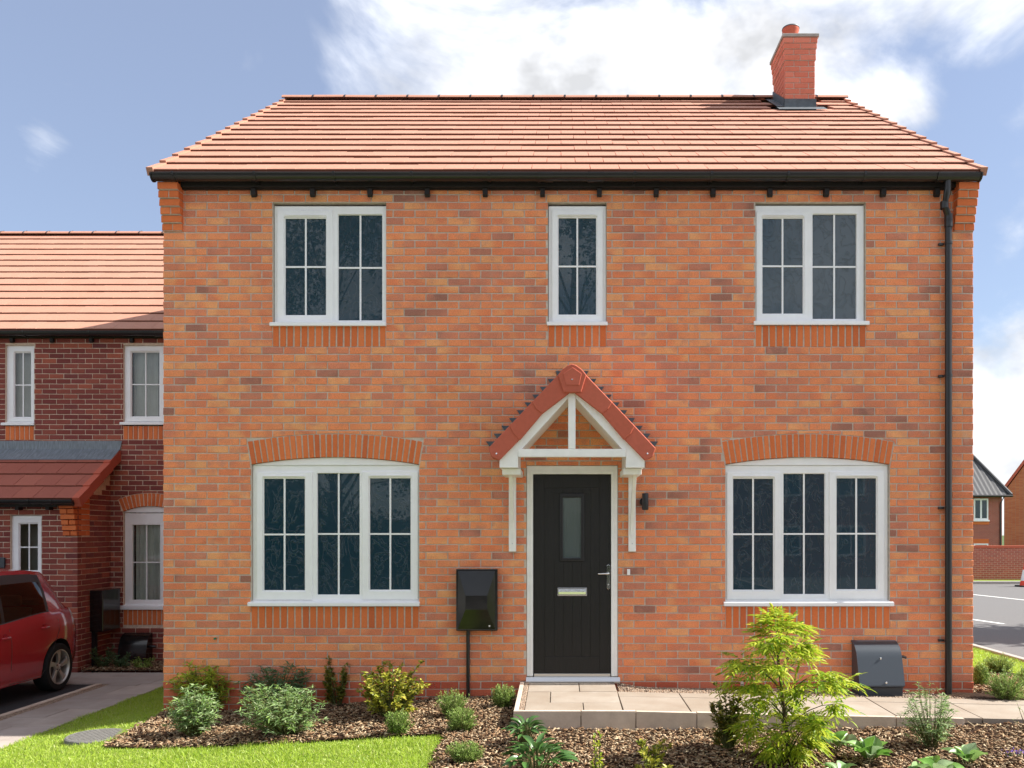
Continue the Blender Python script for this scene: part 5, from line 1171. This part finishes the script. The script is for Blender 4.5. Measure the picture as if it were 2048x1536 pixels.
hx = gx_+(hz_-gz_)/1.5*1.0; rot_ = Matrix.Translation((gx_, GD, 0)) @ Matrix.Rotation(-R(29), 4, 'Z') @ Matrix.Translation((-gx_, -GD, 0))
MB().prism([(gx_, -1), (2*hx-gx_, -1), (2*hx-gx_, gz_), (hx, hz_), (gx_, gz_)], GD, GD+9).xf(rot_).build('gable_wall', 'brickwork_orange', f2)
for s_ in (1, -1):
    e0 = hx-s_*(hx-gx_)*1.04; poly = [(e0, gz_-.15), (hx, hz_+.05), (hx, hz_+.40), (e0-s_*.05, gz_+.18)]
    MB().prism(poly if s_ > 0 else poly[::-1], GD-.12, GD+9.2).xf(rot_).build('roof_slope', 'verge_red', f2)
tc_ = thing('traffic_cone', (at(2051, 0, 31.5)[0], 31.5, -.53), 'red and white traffic cone on the road edge', 'cone')
cx_, cy_ = tc_.location.x, 31.5
def cone_band(name, mat, h0, h1):
    r_ = lambda h: .20-.17*h/.95; MB().lathe([(r_(h0), h0), (r_(h1), h1)], (cx_, cy_, -.53), 'z', 24).build(name, mat, tc_, smooth=True)
for k, (a, b_) in enumerate(((.05, .22), (.22, .62), (.62, .98))): cone_band('cone_band', ('cone_red', 'cone_white', 'cone_red')[k], a, b_)
MB().box(cx_-.27, cx_+.27, cy_-.27, cy_+.27, -.529, -.48).build('cone_base', 'rubber', tc_, bevel=.02)

# ================================================================== leaves, stems and plants
def leaf_tpl(w=.36, fold=.12, droop=.10):
    T = np.array([(0, 0, 0), (.3, w*.42, fold*w*2.2), (.3, -w*.42, fold*w*2.2), (.34, 0, 0), (.68, w*.36, fold*w*2-droop*.5), (.68, -w*.36, fold*w*2-droop*.5), (.70, 0, -droop*.5), (1, 0, -droop)], dtype=float)
    F = np.array([(0, 3, 1, 1), (0, 2, 3, 3), (3, 6, 4, 1), (2, 5, 6, 3), (6, 7, 4, 4), (5, 7, 6, 6)])
    return T, F
def tri(TF):
    out = []
    for f in TF:
        f = list(dict.fromkeys(f.tolist()))
        if len(f) == 3: out.append(f)
        else: out += [[f[0], f[1], f[2]], [f[0], f[2], f[3]]]
    return np.array(out)
LEAF = {k: (t[0], tri(t[1])) for k, t in {'oval': leaf_tpl(.55, .10, .12), 'narrow': leaf_tpl(.20, .08, .18), 'mid': leaf_tpl(.36, .1, .12), 'frond': leaf_tpl(.27, .08, .22), 'needle': leaf_tpl(.26, .05, .05), 'tree': leaf_tpl(.62, .1, .2)}.items()}
def unit(a): return a/(np.linalg.norm(a, axis=-1, keepdims=True)+1e-9)
def stems_mesh(paths, r0, r1, mat, parent, name='stem'):
    b = MB()
    for p in paths:
        n = len(p); b.tube(p, [r0+(r1-r0)*i/(n-1) for i in range(n)], 5, cap=False)
    return b.build(name, mat, parent, smooth=True)
def plant(name, label, cat, base, h, rx, ry, style, leaf_mat, n_stem, per, size, group=None, upright=.5, droop=0, lean=(0, 0), tip=.5, stem_mat='stem_green', r0=.006, whorl=0, shape=.7):
    """shrub: stems fan out from the base to a rounded crown; leaves sit along the outer part of every stem"""
    bx_, by_, bz_ = base; t = thing(name, base, label, cat, group); paths = []; P = []; X = []; Z = []; S = []
    for i in range(n_stem):
        a = 2*math.pi*(i*.618+rng.uniform(-.06, .06)); f = (i+.5)/n_stem; el = math.asin(-.72+1.70*((i*.7548) % 1.0)); rad = rng.uniform(.35, 1.0)**.4*rng.uniform(.74, 1.06)
        if rng.uniform() < .16: rad *= rng.uniform(1.08, 1.32)
        ex_, ey_ = math.cos(a)*rx*1.08*math.cos(el)*rad+lean[0], math.sin(a)*ry*math.cos(el)*rad+lean[1]; hh = h*(.52+.56*math.sin(el)*rad)
        hh = max(hh, .07*h)
        p0 = np.array([bx_+.025*math.cos(a), by_+.025*math.sin(a), bz_-.02]); p3 = np.array([bx_+ex_, by_+ey_, bz_+hh])
        mid = p0*.45+p3*.55+np.array([-ex_*.10, -ey_*.10, hh*.16])+rng.normal(0, .014, 3)
        tt = np.linspace(0, 1, 7)[:, None]; path = p0*(1-tt)**2+2*mid*tt*(1-tt)+p3*tt**2; paths.append([tuple(p) for p in path])
        d_end = unit(path[-1]-path[-2])
        k = per
        u = 1-(1-tip)*rng.uniform(0, 1, k)**1.25 if not whorl else np.concatenate([np.full(whorl, 1.0), 1-(1-tip)*rng.uniform(0, 1, max(0, k-whorl))])
        pts = p0*(1-u[:, None])**2+2*mid*u[:, None]*(1-u[:, None])+p3*u[:, None]**2
        ang = rng.uniform(0, 2*math.pi, len(u)); side = np.stack([np.cos(ang), np.sin(ang), rng.normal(.05, .35, len(u))-droop], -1)
        X.append(unit(side+d_end*upright*1.2)); P.append(pts+rng.normal(0, .006, pts.shape)); Z.append(np.tile([0, 0, 1.], (len(u), 1))+rng.normal(0, .45, (len(u), 3))); S.append(size*rng.uniform(.6, 1.15, len(u)))
    stems_mesh(paths, r0, r0*.35, stem_mat, t)
    T, TF = LEAF[style]; V, F = scatter(T, TF, np.concatenate(P), np.concatenate(X), np.concatenate(Z), np.concatenate(S)); np_mesh('foliage', V, F, leaf_mat, t, 'stuff')
    return t
def plant_px(name, label, cat, base_px, top, left, right, style, leaf_mat, n_stem, per, size, ry=None, **k):
    x, D, z = ground_at(*base_px); s = D/FPX; h = (base_px[1]-top)*s; rx = (right-left)/2*s; lean = ((left+right)/2-base_px[0])*s
    return plant(name, label, cat, (x, D, z), h, rx, ry or rx*.8, style, leaf_mat, n_stem, per, size, lean=(lean, 0), **k)
bed = 'shrubs in the front bed'
plant_px('choisya_shrub', 'lime green narrow-leaved shrub against the wall at the left corner', 'shrub', (407, 1426), 1326, 350, 462, 'narrow', 'leaf_lime_dark', 110, 24, .075, group=bed, whorl=8, upright=.35)
plant_px('choisya_shrub', 'silvery green narrow-leaved shrub in front of the lime one at the left corner', 'shrub', (388, 1474), 1376, 337, 438, 'narrow', 'leaf_silver', 95, 22, .058, group=bed, whorl=9, upright=.3)
plant_px('choisya_shrub', 'dark green feathery shrub against the wall under the left window', 'shrub', (556, 1428), 1332, 480, 630, 'narrow', 'leaf_dark', 110, 20, .068, group=bed, whorl=8, upright=.3)
plant_px('choisya_shrub', 'wide silvery green shrub in front of the dark one under the left window', 'shrub', (572, 1472), 1366, 480, 646, 'narrow', 'leaf_silver', 130, 20, .058, group=bed, whorl=9, upright=.3)
plant_px('euonymus_shrub', 'thin upright green and gold shrub between the silvery shrub and the yellow one', 'shrub', (676, 1412), 1322, 644, 704, 'oval', 'leaf_gold_deep', 36, 26, .044, group=bed, upright=.7, shape=1.3)
plant_px('euonymus_shrub', 'broad yellow-variegated shrub against the wall near the air brick', 'shrub', (778, 1436), 1326, 714, 852, 'oval', 'leaf_gold', 84, 26, .048, group=bed, upright=.55, shape=.6)
for lab, bp, tp, l_, r_ in [('small round hebe in front of the yellow-variegated shrub', (796, 1470), 1420, 768, 822), ('round hebe directly below the black meter box', (905, 1436), 1380, 873, 938), ('small round hebe in front of the one below the meter box', (921, 1464), 1414, 893, 952),
                            ('round hebe against the wall beside the door ramp', (1006, 1416), 1368, 980, 1032), ('low spreading hebe near the lawn corner', (930, 1526), 1482, 892, 968)]:
    plant_px('hebe_shrub', lab, 'shrub', bp, tp, l_, r_, 'needle', 'leaf_hebe', 130, 26, .024, group='hebe shrubs in the front bed', upright=1.0, tip=.4, shape=.75, r0=.003)
plant_px('euonymus_shrub', 'slender young yellow-green shoot in the mulch before the edging stones', 'shrub', (1194, 1545), 1452, 1180, 1208, 'oval', 'leaf_lime', 6, 16, .034, group=bed, upright=.9, shape=1.2, tip=.2)
plant_px('euonymus_shrub', 'golden variegated shrub at the bottom edge in front of the path', 'shrub', (1306, 1556), 1462, 1262, 1352, 'oval', 'leaf_gold', 20, 20, .044, group=bed, upright=.8, shape=1.1, tip=.3)
plant_px('euonymus_shrub', 'bronze-green shrub with gold tips standing left of the lime tree', 'shrub', (1458, 1502), 1374, 1416, 1492, 'oval', 'leaf_gold_deep', 50, 24, .042, group=bed, upright=.6, shape=.9, tip=.42)
plant_px('nandina_shrub', 'airy fine-leaved shrub on the bed near the downpipe', 'shrub', (1862, 1496), 1372, 1802, 1914, 'narrow', 'leaf_silver', 90, 20, .046, group=bed, upright=.2, whorl=7, r0=.003)
for lab, bp, tp, l_, r_ in [('hebe hugging the right house corner', (1962, 1372), 1326, 1946, 1978), ('large hebe in front of the right verge', (2012, 1400), 1338, 1968, 2056), ('hebe nearest the road beyond the house corner', (1996, 1346), 1310, 1962, 2030), ('hebe cut by the right edge of the photo', (2052, 1376), 1332, 2036, 2080)]:
    plant_px('hebe_shrub', lab, 'shrub', bp, tp, l_, r_, 'needle', 'leaf_hebe', 130, 28, .028, group='hebe shrubs beside the house', upright=.9, tip=.35, shape=.7, r0=.003)
plant_px('twiggy_shrub', 'bare twiggy plant at the right edge beside the path', 'shrub', (2056, 1456), 1392, 2026, 2062, 'narrow', 'leaf_hebe', 7, 6, .03, group=bed, upright=.5, tip=.5, stem_mat='bark', r0=.003)
# purple flowers by the right edge
x, D, z = ground_at(2032, 1512); fl2 = thing('purple_flower', (x, D, z), 'small patch of purple flowers in the mulch at the right edge', 'flower')
P = np.stack([x+rng.normal(0, .05, 60), D+rng.normal(0, .04, 60), z+rng.uniform(.015, .05, 60)], -1); V, F = scatter(*LEAF['oval'], P, rng.normal(size=(60, 3)), np.tile([0, 0, 1.], (60, 1)), np.full(60, .018)); np_mesh('petals', V, F, 'petal', fl2, 'stuff')
P = np.stack([x+rng.normal(0, .06, 90), D+rng.normal(0, .05, 90), z+rng.uniform(.0, .025, 90)], -1); V, F = scatter(*LEAF['oval'], P, rng.normal(size=(90, 3)), np.tile([0, 0, 1.], (90, 1)), np.full(90, .018)); np_mesh('foliage', V, F, 'leaf_dark', fl2, 'stuff')
# neighbour's bed
for lab, px_, tp, l_, r_, m in [('dark green plant at the neighbour porch wall below its meter box', 205, 1287, 186, 236, 'leaf_dark'), ('dark green plant in front of the neighbour gas box', 243, 1300, 224, 268, 'leaf_dark'), ('yellow-green plant at the neighbour bed beside the house corner', 286, 1312, 262, 312, 'leaf_hebe')]:
    D = 12.75; x = (px_-XC)*D/FPX; z = -.5; s = D/FPX; top = ZC-(tp-YH)*s
    plant('leafy_plant', lab, 'plant', (x, D, z), top-z, (r_-l_)/2*s, .2, 'mid', m, 18, 20, .055, group="plants in the neighbour's bed", upright=.6, tip=.25)

# lime-green feathery tree: trunk, limbs, pinnate leaves
x, D, z = ground_at(1576, 1530); s = D/FPX
lt = thing('feathery_tree', (x, D, z), 'lime green feathery-leaved young tree in front of the right window', 'tree')
limbs = []; crown_pts = []
HT = (1530-1232)*s
trunk = [(x, D, z-.05), (x-.01, D, z+.22*HT), (x-.04, D+.01, z+.45*HT), (x-.07, D, z+.68*HT), (x-.09, D, z+.88*HT)]
MB().tube(trunk, [.018, .016, .013, .009, .005], 8).build('trunk', 'bark', lt, smooth=True)
prof = [(.04, .12), (.15, .21), (.25, .28), (.36, .36), (.46, .42), (.56, .41), (.66, .35), (.76, .25), (.86, .15), (.97, .05)]
def tr_at(t):
    q = t*4/.88*.88; tt = min(max(t/.22, 0), 3.999); i = int(tt); f = tt-i; a, b_ = Vector(trunk[i]), Vector(trunk[min(i+1, 4)]); return a.lerp(b_, f)
for k in range(38):
    t = .06+.91*((k+.5)/38)+rng.uniform(-.04, .04); a = k*2.39996+1.2+rng.uniform(-.5, .5); rr = np.interp(t, [p[0] for p in prof], [p[1] for p in prof])*1.06*(rng.uniform(.35, .95) if k % 3 else rng.uniform(1.0, 1.22))
    st0 = tr_at(max(.05, t-.20)); off_x = .05-.12*t
    end = Vector((x+math.cos(a)*rr+off_x, D+math.sin(a)*rr*.85, z+t*HT+.02)); mid = (st0+end)*.5+Vector((0, 0, .09)); pth_ = [tuple(st0.lerp(mid, f)*(1-f)+mid.lerp(end, f)*f) for f in (0, .25, .5, .75, 1)]
    limbs.append(pth_); crown_pts.append((pth_, end-mid))
stems_mesh(limbs, .006, .002, 'stem_green', lt, 'limb')
FP = []; FX_ = []; FS = []
for pth_, d in crown_pts:
    d = np.array(d.normalized())
    for _ in range(20):
        f = 1-rng.uniform(0, .34) if rng.uniform() < .9 else rng.uniform(.3, .9); i = min(int(f*4), 3); g = f*4-i; p = np.array(pth_[i])*(1-g)+np.array(pth_[i+1])*g
        dirn = unit(d*.7+rng.normal(0, .6, 3)*np.array([1, 1, .4])); dirn[2] -= .05; dirn = unit(dirn); L_ = rng.uniform(.10, .19)
        up = np.array([0, 0, 1.]); sd2 = unit(np.cross(dirn, up))
        for j in range(5):                        # leaflets in pairs along a drooping stalk
            u = .25+.75*j/4; q = p+dirn*L_*u+np.array([0, 0, -.06*u*u*L_/.18])
            for sg in ((1, -1) if j < 4 else (0,)):
                FP.append(q); FX_.append(unit(dirn*.75+sd2*sg*.8+np.array([0, 0, -.12-.12*rng.uniform()]))); FS.append(L_*(.46 if j < 3 else .40)*rng.uniform(.8, 1.15))
V, F = scatter(*LEAF['frond'], np.array(FP), np.array(FX_), np.tile([0, 0, 1.], (len(FP), 1))+rng.normal(0, .3, (len(FP), 3)), np.array(FS)); np_mesh('foliage', V, F, 'leaf_lime', lt, 'stuff')

# broad-leaved plants: every leaf its own piece
def big_leaf(w, l, cup, wav, n=6, m=4):
    vs = []; fs = []
    for i in range(n+1):
        u = i/n; hw = w*math.sin(math.pi*min(1, u*.93+.05))**.75/2*(1 if u < .98 else .15)
        for j in range(m+1):
            v = -1+2*j/m; vs.append((u*l, v*hw, cup*(v*v)*hw*2+math.sin(u*math.pi)*l*.08-u*u*l*.22+wav*math.sin(u*9+j)*hw*.3))
    for i in range(n):
        for j in range(m): a = i*(m+1)+j; fs.append((a, a+m+1, a+m+2, a+1))
    return vs, fs
def smooth_mesh(vs, fs, mat, name):
    me = shared(vs, fs, mat, name); me.polygons.foreach_set('use_smooth', [True]*len(me.polygons)); return me
BERG = [smooth_mesh(*big_leaf(.105*k, .13, .30, .1*q), 'leaf_bergenia', 'leaf') for k, q in ((1, 1), (.85, -1), (1.15, .6))]
VIB = [smooth_mesh(*big_leaf(.040*k, .115, .25, .05*q), 'leaf_glossy', 'leaf') for k, q in ((1, 1), (1.15, -1), (.9, .6))]
def broad_plant(name, label, px_, n, size, meshes, spread, elev, group, stalk=.05, height=0, stem_mat='stem_green'):
    x, D, z = ground_at(*px_); t = thing(name, (x, D, z), label, 'plant', group); paths = []
    for i in range(n):
        a = i*2.4+rng.uniform(-.4, .4); q = math.sqrt((i+.7)/n); hz2 = height*(1-q*.6); r0 = spread*q
        b0 = Vector((x+math.cos(a)*r0*.25, D+math.sin(a)*r0*.25, z-.01)); b1 = Vector((x+math.cos(a)*r0, D+math.sin(a)*r0, z+stalk+hz2)); paths.append([tuple(b0), tuple(b0.lerp(b1, .5)+Vector((0, 0, .01))), tuple(b1)])
        e = elev*(1-q*.75)+rng.uniform(-.2, .2); o = place('leaf', meshes[rng.integers(3)], t, b1, (rng.uniform(-.4, .4), -e, a+rng.uniform(-.3, .3)), (size*rng.uniform(.75, 1.15),)*3)
    stems_mesh(paths, .004, .003, stem_mat, t)
    return t
gb_ = 'broad-leaved plants in the mulch'
broad_plant('bergenia_plant', 'round-leaved plant tucked behind the lime tree beside the edging', (1672, 1500), 10, 1.3, BERG, .08, 1.2, gb_)
broad_plant('bergenia_plant', 'upright broad-leaved plant in the mulch right of the lime tree', (1738, 1526), 16, 1.1, BERG, .07, 1.75, gb_)
broad_plant('bergenia_plant', 'small broad-leaved plant at the bottom edge right of the lime tree trunk', (1680, 1560), 8, .85, BERG, .06, 1.1, gb_)
broad_plant('bergenia_plant', 'pale broad-leaved plant at the bottom edge below the airy shrub', (1870, 1558), 10, 1.15, BERG, .09, .9, gb_)
broad_plant('bergenia_plant', 'broad-leaved plant in the mulch nearest the bottom right corner', (1935, 1532), 10, 1.0, BERG, .06, 1.6, gb_)
broad_plant('viburnum_plant', 'dark leathery-leaved plant beside the corner of the edging stones', (1052, 1494), 44, 1.0, VIB, .10, .7, gb_, .05, .16)
broad_plant('viburnum_plant', 'larger leathery-leaved plant at the bottom edge in front of the ramp', (1072, 1560), 62, 1.2, VIB, .18, .85, gb_, .07, .18)

# ================================================================== mulch, grass, inspection cover
def keep_bed(X, Y):
    m = inside(bed_poly, X, Y) & ~((Y > 8.80) & (X > XL) & (X < XR)); path = (X > -.42) & (X < 6.5) & (Y > 7.545) & (Y < 8.50); return m & ~path & ~((X > -.42) & (X < 4.5) & (Y > 8.4) & (Y < 8.8))
def chips(name, n, x0, x1, y0, y1, keep, zf, parent=None):
    X = rng.uniform(x0, x1, n); Y = rng.uniform(y0, y1, n); k = keep(X, Y); X, Y = X[k], Y[k]; n = len(X)
    T = np.array([(x, y, z) for z in (-1, 1) for x, y in ((-1, -.7), (.9, -1), (1, .8), (-.85, 1))], dtype=float)*.5; T[:, 2] *= 1; TF = np.array([(3, 2, 1, 0), (4, 5, 6, 7), (0, 1, 5, 4), (1, 2, 6, 5), (2, 3, 7, 6), (3, 0, 4, 7)])
    P = np.stack([X, Y, zf(X, Y)+rng.uniform(.0, .030, n)], -1); A = rng.uniform(0, 2*math.pi, n); XD = np.stack([np.cos(A), np.sin(A), rng.normal(0, .28, n)], -1); Z = np.tile([0, 0, 1.], (n, 1))+rng.normal(0, .45, (n, 3))
    S = np.stack([rng.gamma(3, .008, n)+.010, rng.uniform(.005, .016, n), rng.uniform(.003, .009, n)], -1); V, F = scatter(T, TF, P, XD, Z, S); return np_mesh(name, V, F, 'mulch', parent, 'stuff')
chips('bark_mulch', 75000, -4.7, 5.6, 5.9, 9.9, keep_bed, gh)
chips('bark_mulch', 2500, xp+.03, -5.6, 12.5, 13.38, lambda X, Y: X < 90, lambda X, Y: 0*X-.50)
mhx, mhy, mhz = ground_at(196, 1471)
mh = thing('inspection_cover', (mhx, mhy, mhz+.0), 'round grey metal inspection cover in the lawn edge', 'cover')
mhz -= .012
MB().lathe([(0, mhz+.020), (.262, mhz+.020), (.275, mhz+.012), (.28, mhz-.03)], (mhx, mhy, 0), 'z', 40).build('cover_plate', 'iron_cover', mh)
stud = MB()
for i in range(-9, 10):
    for j in range(-9, 10):
        a, b_ = i*.027, j*.027
        if a*a+b_*b_ < .235**2:
            q = .009; an = .78 if (i+j) % 2 else -.78; ca, sa = math.cos(an), math.sin(an); l2, w2 = .011, .0045
            cs_ = [(mhx+a+ca*u-sa*v, mhy+b_+sa*u+ca*v) for u, v in ((-l2, -w2), (l2, -w2), (l2, w2), (-l2, w2))]; stud.prism_z(cs_, mhz+.019, mhz+.0245)
stud.build('tread_studs', 'iron_cover', mh, kind='stuff')
def grass(name, n, x0, x1, y0, y1, keep, size, mat='grass_blade'):
    X = rng.uniform(x0, x1, n); Y = rng.uniform(y0, y1, n); k = keep(X, Y); X, Y = X[k], Y[k]; n = len(X)
    T = np.array([(0, -.055, 0), (0, .055, 0), (.55, .042, .06), (.55, -.042, .06), (1, 0, .28)]); TF = np.array([(0, 1, 2), (0, 2, 3), (3, 2, 4)])
    P = np.stack([X, Y, gh(X, Y)-.012], -1); XD = np.stack([rng.normal(0, .6, n), rng.normal(0, .6, n), np.ones(n)], -1); A = rng.uniform(0, 6.283, n); Z = np.stack([np.cos(A), np.sin(A), np.zeros(n)], -1)
    clump = .8+.35*np.sin(X*5.1+1.3*np.sin(Y*4))*np.sin(Y*6.3+X*2); S = size*rng.uniform(.55, 1.25, n)*clump
    S = np.stack([S, rng.uniform(.7, 1.5, n)*size, S], -1); V, F = scatter(T, TF, P, XD, Z, S); return np_mesh(name, V, F, mat, None, 'stuff')
def keep_lawn(X, Y):
    r2 = np.hypot(X-mhx, (Y-mhy)); thin = np.clip((r2-.27)/.22, 0, 1)*.75+.25
    edge = inside(bed_poly, X+rng.normal(0, .035, X.shape)+.03*np.sin(Y*23), Y+rng.normal(0, .035, Y.shape)+.03*np.sin(X*19))
    return ~edge & (r2 > .275) & (rng.uniform(0, 1, X.shape) < thin) & ~((X > XL-.02) & (Y > 8.8)) & (X < -.75) & (X > -5.235)
grass('lawn_grass', 190000, -5.24, -.75, 5.9, 12.0, keep_lawn, .042)
grass('verge_grass', 42000, 4.5, 7.12, 9.8, 17, lambda X, Y: ~inside(bed_poly, X, Y), .055)

# ================================================================== behind the viewer: mirrored trees and house, and foliage added to darken reflections
def big_tree(label, x, y, h, r, n, zlow, seed):
    g = np.random.default_rng(seed); t = thing('roadside_tree', (x, y, -.6), label, 'tree', 'trees across the road behind the viewer')
    MB().tube([(x, y, -.8), (x+.1, y, h*.2), (x-.1, y+.1, h*.45), (x+.1, y, h*.8)], [.26, .2, .14, .04], 10).build('trunk', 'bark', t, smooth=True)
    cl = []; lm = []
    for i in range(46):
        a = g.uniform(0, 6.28); zz = g.uniform(zlow, h); f = (zz-zlow)/(h-zlow); rr = r*math.sin(math.pi*(.15+.8*f))*g.uniform(.35, 1.0); c = np.array([x+math.cos(a)*rr, y+math.sin(a)*rr, zz]); cl.append(c); lm.append([(x, y, max(.8, zz-1.6-rr*.25)), tuple((c+np.array([x, y, zz]))/2-np.array([0, 0, .3])), tuple(c)])
    stems_mesh(lm, .05, .012, 'bark', t, 'limb')
    k = n//len(cl); P = np.concatenate([c+g.normal(0, 1, (k, 3))*np.array([.52, .52, .38]) for c in cl]); m = len(P)
    V, F = scatter(*LEAF['tree'], P, g.normal(size=(m, 3)), np.tile([0, 0, 1.], (m, 1))+g.normal(0, .6, (m, 3)), g.uniform(.10, .2, m)); np_mesh('crown', V, F, 'leaf_tree', t, 'stuff')
big_tree('leafy tree mirrored in the upper left window panes', -7.2, -9.5, 14, 4.2, 15000, 1.2, 3)
big_tree('leafy tree mirrored in the narrow window above the canopy', .4, -10.5, 14.5, 3.6, 13000, 1.8, 5)
big_tree('leafy tree mirrored in the lower left window panes', -10.5, -11.5, 11, 4.0, 12000, .4, 8)
hg = thing('added_hedge', (-9, -12.5, -.6), 'added row of dark foliage, itself unseen, darkening the lower left window reflection', 'added_hedge')  # added out of view to keep the green ground out of the reflections
MB().box(-30, 4.6, -12.9, -12.0, -.9, 1.9).build('added_hedge_core', 'leaf_tree', hg)
hn = 16000; P = np.stack([rng.uniform(-30, 4.6, hn), rng.uniform(-12.1, -11.75, hn), rng.uniform(-.9, 2.2, hn)], -1); V, F = scatter(*LEAF['tree'], P, rng.normal(size=(hn, 3)), np.tile([0, 0, 1.], (hn, 1))+rng.normal(0, .6, (hn, 3)), rng.uniform(.1, .2, hn)); np_mesh('foliage', V, F, 'leaf_tree', hg, 'stuff')
oh = thing('opposite_house', (9.5, -20, -.6), 'brick house mirrored in the lower right window', 'house')
MB().box(5.2, 14.2, -26, -20, -.7, 5.0).build('wall', 'brickwork_red', oh)
MB().prism_x([(-27-.3, 4.95), (-19.7, 4.95), (-23, 7.6)], 5.0, 14.4).build('roof', 'pantile', oh)
for wx in (6.2, 9.2, 12.0):
    for wz in (.4, 3.0):
        o = MB().plate(wx, wx+1.3, wz, wz+1.35, [(wx+.1, wx+.61, wz+.1, wz+1.25), (wx+.69, wx+1.2, wz+.1, wz+1.25)], -19.99, -19.92).build('window', 'upvc', oh, weld=True)
        MB().add([(wx+.05, -19.96, wz+.05), (wx+1.25, -19.96, wz+.05), (wx+1.25, -19.96, wz+1.3), (wx+.05, -19.96, wz+1.3)], [(3, 2, 1, 0)]).build('pane', 'film_glass', o)
# street tree out of frame on the right: its shade falls on the road
st_ = thing('street_tree', (15.2, 17.0, -.5), 'street tree whose shade falls across the road on the right', 'tree')
MB().tube([(15.2, 17, -.6), (15.2, 17, 1.4), (15.25, 17, 3.4)], [.12, .1, .05], 8).build('trunk', 'bark', st_, smooth=True)
a = rng.normal(size=(60, 3)); a = unit(a)*rng.uniform(.3, 1, (60, 1))**.5; cl = np.array([15.2, 17, 4.9])+a*np.array([1.9, 1.5, 1.5]); P = np.repeat(cl, 90, 0)+rng.normal(0, .33, (5400, 3))
V, F = scatter(*LEAF['tree'], P, rng.normal(size=(5400, 3)), np.tile([0, 0, 1.], (5400, 1))+rng.normal(0, .6, (5400, 3)), rng.uniform(.14, .24, 5400)); np_mesh('crown', V, F, 'leaf_tree', st_, 'stuff')
